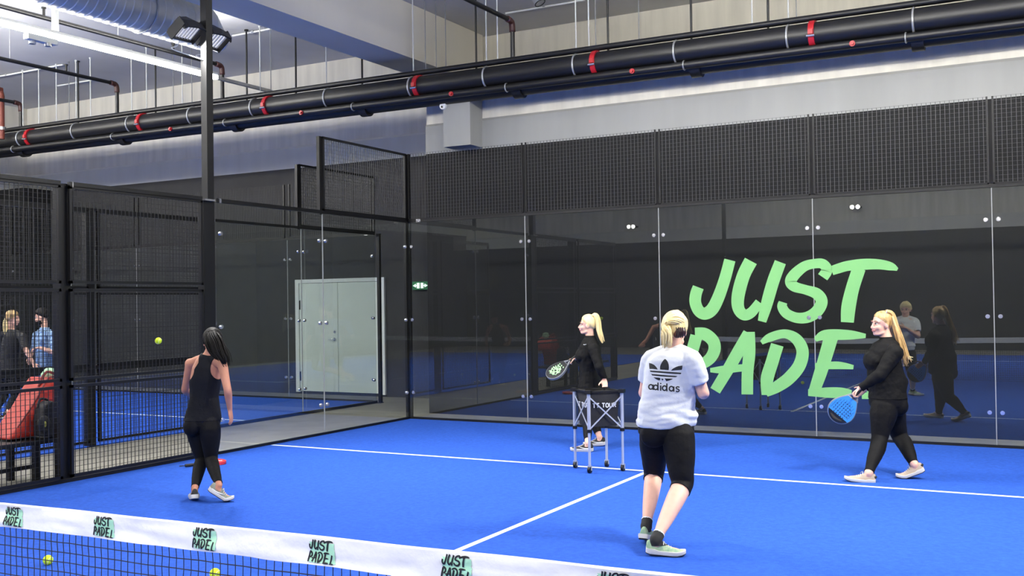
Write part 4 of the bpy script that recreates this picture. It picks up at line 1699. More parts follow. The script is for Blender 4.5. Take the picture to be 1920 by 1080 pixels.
        org = ORG[par.name]
        me = bpy.data.meshes.new(name)
        me.from_pydata([p - org for p in P], [], faces)
        for m in (mats if isinstance(mats, (list, tuple)) else [mats]):
            me.materials.append(m)
        for p in me.polygons:
            p.use_smooth = smooth
            if matfn:
                p.material_index = matfn(V(p.center) + org)
        me.update()
        o = bpy.data.objects.new(name, me)
        COL.objects.link(o)
        o.parent = par
        ORG[o.name] = org
        return o

    def hair_cap(self, m, thick=.014, slope=.75, c=.004, lo=-.085, wr=.004):
        def fld(i, v):
            d = v - self.hc
            a, b, h = d.dot(self.hf) / self.hs, d.dot(self.hr) / self.hs, d.dot(self.hu) / self.hs
            if d.length > .17:
                return -.05
            return min(h - slope * a + c, h - lo, .082 - a)
        return self.shell('hair', m, fld, thick, wr, 30, taper=.03)

    def strands(self, name, m, path, rad, count, r=.006, seed=1, parent=None, taper=.35, wild=1.0):
        """A bundle of tapering locks following a path."""
        rnd = random.Random(seed)
        mb = MB()
        path = [V(p) for p in path]
        nloc = len(path)
        for k in range(count):
            ang = rnd.uniform(0, 2 * PI)
            rr = math.sqrt(rnd.uniform(0, 1))
            pts, rs = [], []
            end = rnd.uniform(.78, 1.0)
            jit = V((rnd.uniform(-1, 1), rnd.uniform(-1, 1), rnd.uniform(-1, 1)))
            q = catmull([list(p) + [w] for p, w in zip(path, rad)], 4)
            top = max(2, int(len(q) * end))
            for i, (x, y, z, w) in enumerate(q[:top]):
                t = V(q[min(i + 1, len(q) - 1)][:3]) - V(q[max(i - 1, 0)][:3])
                t.normalize()
                s = t.cross(V((.3, .5, .8))).normalized()
                u = t.cross(s)
                f = i / (len(q) - 1)
                o = (s * math.cos(ang + f * 1.2) + u * math.sin(ang + f * 1.2)) * (w * rr) + jit * (.012 * f * f * wild)
                pts.append(V((x, y, z)) + o)
                rs.append(r * (1 - (1 - taper) * f ** 1.5))
            mb.tube(pts, rs, n=6, dome=True)
        return mb.build(name, m, parent or self.root, smooth=True)


def shoe(person, ball, tdir, pitch, m_up, m_sole, out=M_SOLE_DK, lift=0.0, size=1.0, m_lace=M_LACE, heel_tab=None, roll=0.0, patch=None):
    """Shoe with its ball point at the ground point ball, toe direction tdir, heel raised by pitch degrees. Returns ankle and body points."""
    ball = V(ball)
    fx = V((tdir[0], tdir[1], 0)).normalized()
    up0 = V((0, 0, 1))
    th = math.radians(pitch)
    f = fx * math.cos(th) - up0 * math.sin(th)
    u = up0 * math.cos(th) + fx * math.sin(th)
    s = f.cross(u)
    o = ball + up0 * lift

    def T(x, y, z):
        # bend at the ball: the toe part stays flat on the ground
        if pitch > 0 and x > .13 and lift < .02:
            base = o
            return base + (fx * (x - .13) + s * y + up0 * z) * size
        return o + (f * (x - .13) + s * y + u * z) * size
    root = person.root
    st = [(-.058, .020, .074, .030), (-.052, .029, .092, .024), (-.03, .035, .100, .022), (0, .037, .098, .022), (.03, .038, .094, .022), (.055, .039, .086, .022), (.085, .042, .070, .022), (.12, .046, .058, .022),
          (.155, .047, .050, .024), (.185, .041, .044, .028), (.205, .028, .040, .032), (.212, .012, .036, .033)]
    rings = []
    for x, w, zt, zb in st:
        ring = []
        for k in range(18):
            a = 2 * PI * k / 18
            cx, sx = math.cos(a), math.sin(a)
            if sx >= 0:
                y = math.copysign(abs(cx) ** .75, cx) * w * (1 - .18 * sx)
                z = zb + (zt - zb) * sx
            else:
                y = math.copysign(abs(cx) ** .5, cx) * w
                z = zb + .004 * sx
            ring.append(T(x, y, z))
        rings.append(ring)
    mb = MB()
    mb.loft(rings)
    up_ = mb.build('shoe', m_up, root, smooth=True)
    sole = []
    outs = []
    for x, w, zt, zb in st:
        w2 = w + .006
        spring = max(0, x - .14) ** 2 * 3.2 + max(0, -.02 - x) ** 2 * 6
        z0, z1 = spring + .006, .030 + spring * .55 + (.012 if x < .03 else .004)
        sole.append([T(x * 1.03, w2 * .92, z0), T(x * 1.03, w2 * 1.04, (z0 + z1) / 2), T(x * 1.03, w2, z1), T(x * 1.03, 0, z1), T(x * 1.03, -w2, z1), T(x * 1.03, -w2 * 1.04, (z0 + z1) / 2), T(x * 1.03, -w2 * .92, z0), T(x * 1.03, 0, z0)])
        outs.append([T(x * 1.03, w2 * .9, spring + .001), T(x * 1.03, w2 * .93, z0 + .001), T(x * 1.03, -w2 * .93, z0 + .001), T(x * 1.03, -w2 * .9, spring + .001)])
    mb = MB()
    mb.loft(sole)
    mb.build('sole', m_sole, up_, smooth='auto')
    mb = MB()
    mb.loft(outs)
    mb.build('outsole', out, up_)
    mb = MB()
    for x, zt in ((.06, .0865), (.078, .076), (.096, .068), (.112, .0625)):
        mb.tube([T(x, -.026, zt - .012), T(x, 0, zt + .002), T(x, .026, zt - .012)], .0028, n=6, sub=3)
    mb.tube([T(.055, .0, .09), T(.06, .022, .100), T(.075, .035, .082)], .002, n=6, sub=3)
    mb.build('lace', m_lace, up_)
    if heel_tab:
        mb = MB()
        mb.tube([T(-.052, -.026, .066), T(-.0605, 0, .068), T(-.052, .026, .066)], .011, n=8, sub=3)
        mb.build('heel_tab', heel_tab, up_, smooth=True)
    if patch:
        for sy in (-1, 1):
            mb = MB()
            mb.tube([T(-.03, sy * .0375, .045), T(.02, sy * .0395, .038), T(.07, sy * .041, .048), T(.10, sy * .040, .058)], [.003, .006, .004, .001], n=8, sub=3)
            mb.build('side_stripe', patch, up_, smooth=True)
    return T(.005, 0, .095), T(.0, 0, .062), T(.11, 0, .040), T(.165, 0, .036)


def gy(v):
    """ground level under the players"""
    return TZ


CAMF = V((-.479, .878, 0))
CAMR = V((.878, .479, 0))

# ================ player in the white tee, seen from behind
Y0 = -5.80
W = Person(onz(1245, 1020, TZ), 'person seen from behind in a white printed T-shirt and black capri leggings, mint shoes', M_SKIN)
W.torso(at(1249, 800, Y0), at(1251, 752, Y0), at(1257, 700, Y0), at(1264, 650, Y0 + .02), CAMR + CAMF * .10, CAMR - CAMF * .05,
        hip=(.198, .125), wst=(.165, .115), ch=(.172, .118), bust=.05, belly=.02, glute=.045)
wsl, wsr = at(1221, 676, Y0 + .0), at(1298, 676, Y0 - .02)
wel, wer = at(1208, 738, Y0 + .10), at(1319, 738, Y0 + .06)
wwl, wwr = at(1244, 696, Y0 + .36), at(1299, 692, Y0 + .34)
W.arm(wsl, wel, wwl, r=(.056, .052, .044, .041, .033, .028))
W.arm(wsr, wer, wwr, r=(.056, .052, .044, .041, .033, .028))
W.hand(wwl, CAMR * .8 + CAMF * .5 + V((0, 0, .2)), -CAMF + CAMR * .3, (0, 0, 1), curl=(50, 50, 30), size=.95)
W.hand(wwr, -CAMR * .8 + CAMF * .5 + V((0, 0, .2)), -CAMF - CAMR * .3, (0, 0, 1), curl=(50, 50, 30), size=.95)
a1 = shoe(W, onz(1221, 1013, TZ), (-.02, 1.0), 12, M_SHOE_GR, M_SOLE, size=.97)
a2 = shoe(W, onz(1262, 1042, TZ), (.90, .34), 4, M_SHOE_GR, M_SOLE, size=.97)
W.leg(at(1228, 812, Y0 + .0), at(1226, 888, Y0 + .16), a1[0], r=(.105, .09, .074, .062, .049, .037), calf=-CAMF)
W.leg(at(1272, 814, Y0 - .02), at(1279, 908, Y0 - .07), a2[0], r=(.108, .09, .078, .066, .052, .038), calf=-CAMF)
W.foot_bone(*a1[1:])
W.foot_bone(*a2[1:])
W.head(at(1266, 617, Y0 + .03), CAMF * .9 + CAMR * .38 + V((0, 0, -.08)), size=1.04)
W.finish(.0075, 5)


def legging(p, waist_z, cut, cuts=None):
    def f(i, v):
        d, s, l = p.leg_d[i]
        c = cuts[l] if cuts else cut
        if p.arms and p.arm_d[i][1] > .08 and p.arm_d[i][0] < .05 and p.arm_d[i][0] < d:
            return -.05
        return min(waist_z - v.z, c - s)
    return f


def leglen(ch):
    return (ch[1] - ch[0]).length + (ch[2] - ch[1]).length


W.shell('leggings', M_LEG, legging(W, W.pelvis.z + .12, 0, [(c[1] - c[0]).length + .055 for c in W.legs]), .007, .0025, 14)
SOCKC = [leglen(c) for c in W.legs]
for k in range(2):
    W.shell('sock', [M_SOCK, M_RK_WHITE], lambda i, v: min(W.leg_d[i][1] - (SOCKC[k] - .062), v.z - (W.legs[k][2].z - .03), .055 - (v - W.legs[k][2]).length + .05) if W.leg_d[i][2] == k and v.z < .4 else -.05, .006,
            matfn=lambda c, kk=k: 1 if SOCKC[kk] - .064 < chain_param(c, W.legs[kk])[1] < SOCKC[kk] - .054 else 0)
# loose T-shirt
mb = MB()
stw = [(at(1249, 798, Y0) - W.up * .005, (.216, .142), .0), (at(1249, 792, Y0), (.222, .150), .0), (at(1250, 780, Y0), (.219, .150), .1), (at(1250, 765, Y0), (.206, .142), .2),
       (at(1252, 745, Y0), (.197, .138), .5), (at(1255, 715, Y0), (.188, .138), .8), (at(1258, 692, Y0), (.188, .140), 1), (at(1260, 674, Y0), (.176, .138), 1), (at(1262, 664, Y0), (.145, .122), 1),
       (at(1263, 657, Y0 + .01), (.097, .096), 1), (at(1264, 653, Y0 + .015), (.078, .08), 1)]
W._torso(mb, stw, 0)
for sh, el, e in ((wsl, wel, .60), (wsr, wer, .66)):
    base = W.neck - W.up * .035
    mb.tube([base, base.lerp(sh, .5) + W.up * .012, sh + W.up * .004], [.066, .066, .074], n=16, sub=4, dome=True)
    mb.tube([sh, sh.lerp(el, .3), sh.lerp(el, e)], [.076, .076, .071], n=18, sub=4)
for s in (-1, 1):
    mb.ell(W.chest + W.f * .075 + W.rs * (s * .08), W.rs * .085, W.f * .09, W.up * .085)
tee = soft(mb, 't_shirt', M_TEE, W.root, .009, 4)
tee_o = ORG[W.root.name]
# cloth folds
vn = [V(v.normal) for v in tee.data.vertices]
hemz = W.pelvis.z
for v, n in zip(tee.data.vertices, vn):
    p = v.co + tee_o
    h = (p.z - hemz)
    amt = .010 * math.exp(-((h - .07) / .13) ** 2) + .0035
    q = p + V((0, 0, 0))
    w = noise.noise(V((q.x * 4 + q.y * 3, q.z * 22 + q.x * 5, q.y * 4))) + .5 * noise.noise(V((q.x * 9, q.z * 40 - q.x * 8, q.y * 8)))
    v.co += n * (amt * w)
tee.data.update()

# printed mark and word on the back of the shirt
W_BVH = BVHTree.FromPolygons([v.co + tee_o for v in tee.data.vertices], [tuple(p.vertices) for p in tee.data.polygons])


def on_tee(x, y, lift=.0016):
    u, v = 1180 + x / 5.681, 620 + y / 5.681
    d = ray(u, v).normalized()
    hit = W_BVH.ray_cast(CAM_O, d)
    p = hit[0] if hit[0] is not None else at(u, v, Y0 - .14)
    return p - d * lift


def fill(mb, poly, cell=7.0, lift=.0016):
    """Fill a 2-D polygon with strips laid on the shirt."""
    ys = [p[1] for p in poly]
    y0, y1 = min(ys), max(ys)
    rows = max(2, int((y1 - y0) / cell) + 1)
    prev = None

    def span(y):
        xs = []
        n = len(poly)
        for i in range(n):
            (xa, ya), (xb, yb) = poly[i], poly[(i + 1) % n]
            if (ya <= y < yb) or (yb <= y < ya):
                xs.append(xa + (y - ya) / (yb - ya) * (xb - xa))
        return (min(xs), max(xs)) if len(xs) >= 2 else None
    cols = 10
    grid = []
    for r in range(rows + 1):
        y = y0 + .2 + (y1 - y0 - .4) * r / rows
        sp_ = span(y)
        if sp_:
            grid.append([on_tee(sp_[0] + (sp_[1] - sp_[0]) * c / cols, y, lift) for c in range(cols + 1)])
    vs = [p for g in grid for p in g]
    fs = []
    for r in range(len(grid) - 1):
        for c in range(cols):
            a = r * (cols + 1) + c
            fs.append((a, a + 1, a + cols + 2, a + cols + 1))
    mb.add(vs, fs)


def smooth_poly(p, sub=4):
    return [tuple(q) for q in catmull(list(p) + [p[0]], sub)[:-1]]


def tre(q):
    leaf = [(380, 300), (396, 312), (410, 332), (420, 362), (422, 395), (419, 421), (328, 415), (326, 392), (332, 365), (348, 334), (364, 313)]
    fill(q, leaf)
    fill(q, [(210, 343), (238, 350), (266, 365), (288, 388), (304, 414), (214, 408), (210, 375)])
    fill(q, [(566, 371), (535, 374), (500, 385), (466, 402), (442, 425), (558, 424), (565, 395)])
    fill(q, [(218, 423), (280, 428), (380, 436), (470, 442), (556, 447), (552, 456), (546, 464), (470, 460), (380, 453), (290, 446), (224, 440)], 4)
    fill(q, [(231, 461), (300, 466), (380, 473), (450, 479), (516, 482), (506, 490), (494, 496), (440, 494), (370, 490), (300, 484), (244, 478)], 4)
    fill(q, [(256, 496), (328, 501), (330, 518), (322, 531), (300, 525), (276, 512)], 4)
    fill(q, [(374, 508), (420, 510), (470, 510), (450, 522), (424, 532), (392, 538), (384, 522)], 4)
    fill(q, [(338, 510), (366, 512), (354, 534)], 4)


part('back_print', M_PRINT, W.root, tre)


def arc(cx, cy, rx, ry, a0, a1, n=14):
    return [(cx + rx * math.cos(math.radians(a0 + (a1 - a0) * i / n)), cy + ry * math.sin(math.radians(a0 + (a1 - a0) * i / n))) for i in range(n + 1)]


def word(q):
    W_ = 7.2

    def st(pts, w=W_):
        ribbon(q, pts, [w] * len(pts), lambda x, y: on_tee(x, y, .0018), (0, -.0004, 0), 2)

    def bowl(cx, cy):
        st(arc(cx, cy, 22, 24, 0, 360, 20))

    def stem(x, y0, y1):
        st([(x, y0), (x, (y0 + y1) / 2), (x, y1)])
    bowl(229, 599)
    stem(254, 574, 632)
    bowl(281, 604)
    stem(305, 552, 637)
    stem(334, 583, 640)
    stem(334, 556, 569)
    bowl(375, 612)
    stem(400, 562, 646)
    bowl(448, 618)
    stem(474, 594, 650)
    st([(534, 604), (520, 598), (504, 600), (498, 610), (508, 620), (524, 626), (532, 636), (524, 648), (508, 650), (496, 643)], 6.2)


part('printed_word', M_PRINT, W.root, word)
W.hair_cap(M_HAIR_BL, .020, .70, .012, -.075, .005)
hq = W.Q
pony = [at(1250, 612, Y0 - .08), at(1249, 622, Y0 - .13), at(1250, 638, Y0 - .13), at(1251, 652, Y0 - .12)]
W.strands('ponytail', M_HAIR_BL, pony, [.022, .036, .036, .030], 70, .0065, 3)
W.strands('hair_sweep', M_HAIR_BL, [at(1283, 604, Y0 + .0), at(1270, 600, Y0 - .06), at(1256, 604, Y0 - .09), at(1250, 614, Y0 - .10)], [.012, .03, .03, .018], 40, .006, 5)
mb = MB()
mb.ell(at(1276, 623, Y0 - .06), V((.040, .01, 0)), V((0, .028, 0)), V((0, 0, .036)))
mb.ell(at(1270, 628, Y0 - .07), V((.03, .0, 0)), V((0, .026, 0)), V((0, 0, .024)))
clip = soft(mb, 'hair_clip', mat('hair_clip_maroon', (64, 24, 28), .4), W.root, .006, 2)
mb = MB()
for k in range(5):
    mb.tube([at(1268 + k * 4, 614, Y0 - .08), at(1269 + k * 4, 623, Y0 - .102), at(1268 + k * 4, 633, Y0 - .085)], .004, n=6, sub=3)
mb.build('clip_teeth', M_RUBBER, clip, smooth=True)

# ================ player in black on the right with the blue racket
Y0 = -2.35
RF = V((-.80, -.52, 0)).normalized()
RR = RF.cross(V((0, 0, 1))).normalized()
R_ = Person(onz(1650, 900, TZ), 'person in black top and leggings with long blonde ponytail holding a blue racket', M_SKIN)
R_.torso(at(1665, 752, Y0), at(1664, 715, Y0), at(1655, 673, Y0), at(1664, 636, Y0), RR, RR, hip=(.178, .165), wst=(.152, .150), ch=(.165, .145), bust=.045, glute=.06, belly=.03)
rsl, rsr = at(1677, 662, Y0 - .15), at(1655, 660, Y0 + .17)
rel, rer = at(1651, 702, Y0 - .26), at(1640, 705, Y0 + .14)
rwl, rwr = at(1613, 728, Y0 - .28), at(1622, 730, Y0 + .10)
R_.arm(rsl, rel, rwl, r=(.068, .062, .050, .045, .034, .028))
R_.arm(rsr, rer, rwr, r=(.066, .060, .048, .044, .033, .028))
rb, rc = at(1610, 735, Y0 - .29), at(1574, 774, Y0 - .31)
rex = (rc - rb).normalized()
rnorm = V((.35, -.92, .12))
rbutt = rb - rex * .085
R_.hand(rwl, (-.75, -.1, -.62), (.30, -.2, -.93), (-.3, -.9, .3), curl=(65, 60, 40), size=.95, tcurl=25)
R_.hand(rwr, (-.8, -.1, -.5), (.1, 1, 0), (0, -.2, .9), curl=(45, 45, 30), size=.95)
b1 = shoe(R_, onz(1601, 903, TZ), (-.93, -.28), -6, M_SHOE_BE, M_SOLE, size=1.0, heel_tab=M_SHOE_BK)
b2 = shoe(R_, onz(1698, 897, TZ), (-.93, -.20), 22, M_SHOE_BE, M_SOLE, size=1.0, heel_tab=M_SHOE_BK)
R_.leg(at(1659, 762, Y0 - .08), at(1649, 822, Y0 - .17), b1[0], r=(.122, .10, .078, .070, .056, .042), calf=-RF)
R_.leg(at(1668, 762, Y0 + .08), at(1687, 818, Y0 + .14), b2[0], r=(.122, .10, .078, .070, .056, .042), calf=-RF)
R_.foot_bone(*b1[1:])
R_.foot_bone(*b2[1:])
R_.head(at(1653, 606, Y0), V((-.70, -.68, .02)), (0.05, 0, 1), size=1.03, neck_r=.055)
R_.finish(.0075, 5)
R_.shell('leggings', M_LEG, legging(R_, R_.pelvis.z + .10, 0, [leglen(c) - .015 for c in R_.legs]), .006, .003, 14)


def topfield(p, hem_z, neck, sleeve, arm_r=.066):
    def f(i, v):
        d, s, a = p.arm_d[i]
        nk = (neck - v).dot(p.up)
        L = leglen(p.arms[a])
        ld = p.leg_d[i][0]
        if d < arm_r and s > .05 and (v.z < hem_z + .02 or d < .05):
            return min(sleeve * L - s, nk)
        return min(v.z - hem_z, nk)
    return f


R_.shell('sports_top', M_TOPB, topfield(R_, R_.pelvis.z + .03, R_.neck + R_.up * .02, .99), .010, .006, 15)
R_.hair_cap(M_HAIR_DB, .008, .86, .0, -.08, .002)
tail = [at(1662, 584, Y0 - .02), at(1672, 589, Y0 + .02), at(1679, 612, Y0 + .02), at(1688, 640, Y0 + .0), at(1695, 668, Y0 + .0), at(1700, 684, Y0 + .02)]
R_.strands('ponytail', M_HAIR_DB, tail, [.014, .022, .028, .034, .036, .03], 80, .006, 11, wild=2.5)
R_.strands('ponytail_wisp', M_HAIR_BL, [at(1673, 594, Y0 + .0), at(1683, 622, Y0), at(1692, 655, Y0), at(1701, 668, Y0 + .01), at(1711, 672, Y0 + .02)], [.008, .012, .016, .016, .012], 24, .005, 12)
mb = MB()
mb.torus(at(1663, 585, Y0 - .01), (at(1672, 588, Y0) - at(1660, 584, Y0)), .017, .008)
mb.build('hair_band', M_RK_WHITE, R_.root, smooth=True)
part('earring', M_CHROME, R_.root, lambda q: q.sphere(R_.Q(-.004, -.082, -.052), .005, 10, 6))
racket('padel_racket', 'bright blue padel racket with a black tip held low by the player on the right', rbutt, rex, rnorm, M_RK_BLUE, M_RK_GREY, M_RUBBER, deco_blue)

# ================ blonde player in black behind the ball cart
Y0 = -1.60
BF = V((-.96, -.28, 0)).normalized()
BR = BF.cross(V((0, 0, 1))).normalized()
B_ = Person(onz(1100, 840, TZ), 'person with a high blonde ponytail in black jacket standing behind the ball cart', M_SKIN)
B_.torso(at(1106, 728, Y0), at(1107, 696, Y0), at(1106, 664, Y0), at(1106, 634, Y0), BR, BR, hip=(.165, .125), wst=(.125, .105), ch=(.150, .118), bust=.05)
bsl, bsr = at(1113, 655, Y0 - .16), at(1103, 653, Y0 + .16)
bel, ber = at(1124, 688, Y0 - .22), at(1094, 678, Y0 + .16)
bwl, bwr = at(1133, 711, Y0 - .18), at(1080, 671, Y0 + .12)
B_.arm(bsl, bel, bwl, r=(.054, .048, .042, .038, .030, .025))
B_.arm(bsr, ber, bwr, r=(.054, .048, .042, .038, .030, .025))
B_.hand(bwl, (.25, -.35, -.85), (.3, -.9, .0), (-.9, -.2, .1), curl=(30, 40, 25), size=.95)
bh, bc = at(1073, 673, Y0 + .08), at(1048, 692, Y0 - .02)
bex = (bc - bh).normalized()
B_.hand(bwr, (-.85, -.35, -.28), (.15, .1, -1), (-.1, -.95, .1), curl=(65, 60, 40), size=.95)
c1 = shoe(B_, onz(1083, 846, TZ), (-.97, -.18), 0, M_SHOE_BK, M_SOLE, size=.97, patch=M_RK_WHITE, out=M_SOLE)
c2 = shoe(B_, onz(1107, 836, TZ), (-.95, -.30), 4, M_SHOE_BK, M_SOLE, size=.97, patch=M_RK_WHITE, out=M_SOLE)
B_.leg(at(1104, 735, Y0 - .08), at(1099, 781, Y0 - .12), c1[0], r=(.092, .080, .062, .056, .046, .036), calf=-BF)
B_.leg(at(1107, 735, Y0 + .08), at(1108, 781, Y0 + .10), c2[0], r=(.092, .080, .062, .056, .046, .036), calf=-BF)
B_.foot_bone(*c1[1:])
B_.foot_bone(*c2[1:])
B_.head(at(1102, 608, Y0), V((-.95, -.30, .03)), (0.06, 0, 1), size=1.0)
B_.finish(.0075, 5)
B_.shell('leggings', M_LEG, legging(B_, B_.pelvis.z + .05, 0, [leglen(c) - .065 for c in B_.legs]), .006, .002, 14)
B_.shell('jacket', M_TOPB, topfield(B_, B_.pelvis.z - .05, B_.neck + B_.up * .03 - B_.f * .02, .99), .014, .006, 15)
part('chest_mark', M_RK_WHITE, B_.root, lambda q: q.tube([at(1094, 646, Y0 - .15), at(1096, 646.5, Y0 - .155), at(1099, 645.5, Y0 - .16)], .003, n=6))
B_.hair_cap(M_HAIR_BL, .011, .84, .002, -.08, .002)
B_.strands('ponytail', M_HAIR_BL, [at(1110, 593, Y0), at(1117, 591, Y0), at(1121, 602, Y0), at(1123, 618, Y0), at(1127, 632, Y0), at(1131, 644, Y0)], [.016, .024, .03, .03, .026, .014], 70, .006, 21)
mb = MB()
mb.torus(at(1112, 593, Y0), (at(1117, 592, Y0) - at(1108, 595, Y0)), .018, .007)
mb.build('hair_band', M_HAIR_DB, B_.root, smooth=True)
racket('padel_racket', 'black padel racket with pale green scribble held by the blonde player behind the cart', bh - bex * .075, bex, (-.12, -.72, .68), M_RK_BLACK, M_RK_GREY, M_RUBBER, deco_green)

# ================ player in the dark tank top walking away
Y0 = -5.95
TF = V((-.52, .85, 0)).normalized()
TR = TF.cross(V((0, 0, 1))).normalized()
T_ = Person(onz(390, 935, TZ), 'person walking away in a dark racerback tank top and leggings, long dark hair', M_SKIN2)
T_.torso(at(380, 788, Y0), at(383, 744, Y0), at(386, 706, Y0), at(391, 664, Y0), TR, TR, hip=(.158, .115), wst=(.118, .095), ch=(.138, .105), bust=.045, glute=.06)
tsl, tsr = at(357, 682, Y0), at(417, 684, Y0)
tel, ter = at(347, 731, Y0 + .06), at(427, 732, Y0 - .03)
twl, twr = at(366, 748, Y0 + .25), at(431, 768, Y0 + .04)
T_.arm(tsl, tel, twl, r=(.047, .041, .036, .034, .027, .023))
T_.arm(tsr, ter, twr, r=(.047, .041, .036, .034, .027, .023))
T_.hand(twl, (.75, .3, .1), (-.2, -.8, .0), (0, 0, 1), curl=(35, 40, 25), size=.88)
T_.hand(twr, (.10, .08, -1), (-.9, -.3, 0), (-.3, .9, 0), curl=(12, 18, 12), spread=.3, size=.92)
d1 = shoe(T_, onz(364, 935, TZ), (-.62, .55), 8, M_SHOE_BK, M_SOLE, size=.93, patch=M_RK_WHITE, out=M_SOLE)
d2 = shoe(T_, onz(421, 941, TZ), (.75, .62), 34, mat('shoe_grey_knit', (120, 124, 112), .8), M_SOLE, size=.93, patch=M_RK_WHITE, lift=.01)
T_.leg(at(368, 800, Y0), at(378, 862, Y0 + .06), d1[0], r=(.088, .076, .058, .052, .042, .033), calf=-TF)
T_.leg(at(394, 800, Y0), at(396, 860, Y0 + .04), d2[0], r=(.088, .076, .058, .052, .042, .033), calf=-TF)
T_.foot_bone(*d1[1:])
T_.foot_bone(*d2[1:])
T_.head(at(398, 640, Y0 + .02), TF * .8 + TR * -.35 + V((0, 0, -.15)), (.08, 0, 1), size=.98, brow=M_BROWD)
T_.finish(.0075, 5)
T_.shell('leggings', M_LEG, legging(T_, T_.pelvis.z + .06, 0, [leglen(c) - .03 for c in T_.legs]), .006, .002, 14)


def tankf(i, v):
    d, s, a = T_.arm_d[i]
    if s > .10 and d < .05:
        return -.05
    lat = abs((v - T_.neck).dot(T_.rs))
    back = (v - T_.chest).dot(T_.f) < 0
    h = (v - T_.chest).dot(T_.up)
    ay = .105 if back else .125
    hole = 1e9
    for sh in (tsl, tsr):
        c = sh - T_.up * .02 + (T_.rs * (.02 if sh is tsr else -.02)) - (T_.f * .03 + T_.up * .015 if back else V((0, 0, 0)))
        q = (v - c)
        q = q - T_.f * q.dot(T_.f) * .6
        hole = min(hole, q.length - (.128 if back else .10))
    return min(v.z - (T_.pelvis.z + .0), hole, .070 + max(0, .13 - h) * .58 - lat, (T_.neck - T_.up * .005 - v).dot(T_.up))


T_.shell('tank_top', M_TANK, tankf, .010, .002, 12)
T_.hair_cap(M_HAIR_DK, .018, .62, .02, -.10, .004)
T_.strands('long_hair', M_HAIR_DK, [at(399, 630, Y0 - .07), at(405, 640, Y0 - .11), at(412, 655, Y0 - .12), at(420, 670, Y0 - .12), at(425, 686, Y0 - .11)], [.05, .056, .055, .045, .02], 110, .007, 31, wild=2.0)
T_.strands('long_hair', M_HAIR_DK, [at(392, 630, Y0 - .06), at(396, 645, Y0 - .10), at(403, 660, Y0 - .11), at(412, 674, Y0 - .12)], [.045, .05, .045, .02], 70, .007, 32)

# ================ two people in the neighbouring court
Y0 = -2.0
PF = V((.45, .89, 0)).normalized()
PR = PF.cross(V((0, 0, 1))).normalized()
P5 = Person(onz(12, 785, TZ), 'person with blonde ponytail in a black T-shirt behind the mesh at the far left', M_SKIN3)
P5.torso(at(17, 700, Y0), at(18, 672, Y0), at(20, 646, Y0), at(23, 618, Y0), PR, PR, hip=(.175, .125), wst=(.15, .115), ch=(.165, .12), bust=.04)
psl, psr = at(2, 630, Y0), at(42, 632, Y0)
pel, per = at(-3, 662, Y0), at(49, 657, Y0 - .05)
pwl, pwr = at(8, 688, Y0 + .15), at(63, 682, Y0 + .0)
P5.arm(psl, pel, pwl)
P5.arm(psr, per, pwr, r=(.052, .048, .042, .040, .031, .026))
P5.hand(pwl, (.4, .3, -.8), (.9, 0, 0), (0, 1, 0), size=.95)
P5.hand(pwr, (.55, .1, -.85), (-.6, .6, 0), (.3, .9, .2), curl=(40, 40, 20), size=.95)
e1 = shoe(P5, onz(4, 786, TZ), (.3, .95), 0, M_SHOE_BK, M_SOLE)
e2 = shoe(P5, onz(30, 783, TZ), (.6, .8), 0, M_SHOE_BK, M_SOLE)
P5.leg(at(9, 708, Y0), at(7, 745, Y0), e1[0])
P5.leg(at(26, 708, Y0), at(28, 745, Y0), e2[0])
P5.foot_bone(*e1[1:])
P5.foot_bone(*e2[1:])
P5.head(at(24, 596, Y0), V((.75, .60, -.05)), size=1.03, face=False)
P5.finish(.010, 4)
P5.shell('leggings', M_LEG, legging(P5, P5.pelvis.z + .08, 0, [leglen(c) - .03 for c in P5.legs]), .007)
P5.shell('t_shirt', M_SHIRT_DK, topfield(P5, P5.pelvis.z - .08, P5.neck - P5.up * .0, .44), .016, .005, 12)
P5.hair_cap(M_HAIR_LB, .016, .70, .012, -.08, .004)
P5.strands('ponytail', M_HAIR_BL, [at(16, 594, Y0 - .03), at(11, 602, Y0 - .07), at(11, 616, Y0 - .08), at(13, 632, Y0 - .08)], [.025, .035, .04, .03], 60, .007, 41)

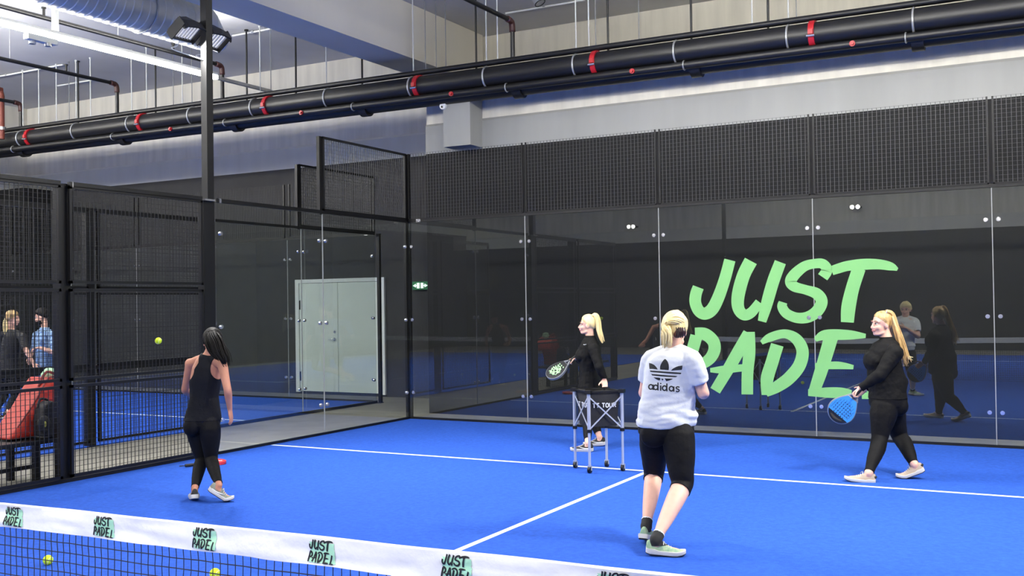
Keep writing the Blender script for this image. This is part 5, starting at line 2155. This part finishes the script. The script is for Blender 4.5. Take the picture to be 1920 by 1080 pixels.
Y0 = -1.75
MF = V((-.70, -.62, 0)).normalized()
MR = MF.cross(V((0, 0, 1))).normalized()
P6 = Person(onz(84, 780, TZ), 'person with dark hair and beard in a light blue checked shirt behind the mesh', M_SKIN3)
P6.torso(at(84, 698, Y0), at(84, 672, Y0), at(85, 645, Y0), at(84, 616, Y0), MR, MR, hip=(.165, .125), wst=(.155, .125), ch=(.175, .125), glute=.05)
msl, msr = at(99, 630, Y0 - .12), at(70, 629, Y0 + .10)
mel, mer = at(100, 660, Y0 - .18), at(64, 655, Y0 + .05)
mwl, mwr = at(75, 652, Y0 - .28), at(58, 668, Y0 - .15)
P6.arm(msl, mel, mwl, r=(.056, .052, .044, .042, .032, .028))
P6.arm(msr, mer, mwr, r=(.056, .052, .044, .042, .032, .028))
P6.hand(mwl, (-.9, -.2, -.15), (0, -.2, -1), (-.3, -.9, .2), curl=(30, 30, 20))
P6.hand(mwr, (-.3, -.2, -.85), (.9, 0, 0), (-.3, -.9, .2), curl=(30, 30, 20))
g1 = shoe(P6, onz(76, 783, TZ), (-.7, -.62), 0, M_SHOE_BE, M_SOLE, size=1.1)
g2 = shoe(P6, onz(96, 780, TZ), (-.6, -.75), 0, M_SHOE_BE, M_SOLE, size=1.1)
P6.leg(at(90, 706, Y0 - .05), at(92, 742, Y0 - .06), g2[0])
P6.leg(at(77, 706, Y0 + .05), at(76, 744, Y0 + .02), g1[0])
P6.foot_bone(*g1[1:])
P6.foot_bone(*g2[1:])
P6.head(at(78, 593, Y0), V((-.80, -.55, -.22)), (-.1, 0, 1), size=1.06, brow=M_BROWD)
P6.finish(.010, 4)
P6.shell('shorts', M_SHORT, legging(P6, P6.pelvis.z + .08, 0, [(c[1] - c[0]).length - .03 for c in P6.legs]), .018, .004, 10)
M_CHECK = mat('blue_check_lines', (70, 96, 136), .8)


def check(c):
    q = c - P6.chest
    return 1 if (q.dot(P6.rs) % .05 < .013) or (q.z % .06 < .015) else 0


P6.shell('checked_shirt', [M_SHIRT_BL, M_CHECK], topfield(P6, P6.pelvis.z - .08, P6.neck + P6.up * .01, .52), .018, .005, 12, matfn=check)
P6.hair_cap(M_HAIR_DK, .022, .72, -.004, -.06, .006)


def beardf(i, v):
    d = v - P6.hc
    a, b, h = d.dot(P6.hf) / P6.hs, d.dot(P6.hr) / P6.hs, d.dot(P6.hu) / P6.hs
    if d.length > .17:
        return -.05
    return min(-.066 - h, h + .125, a - .0)


P6.shell('beard', M_HAIR_DK, beardf, .009, .002, 40)
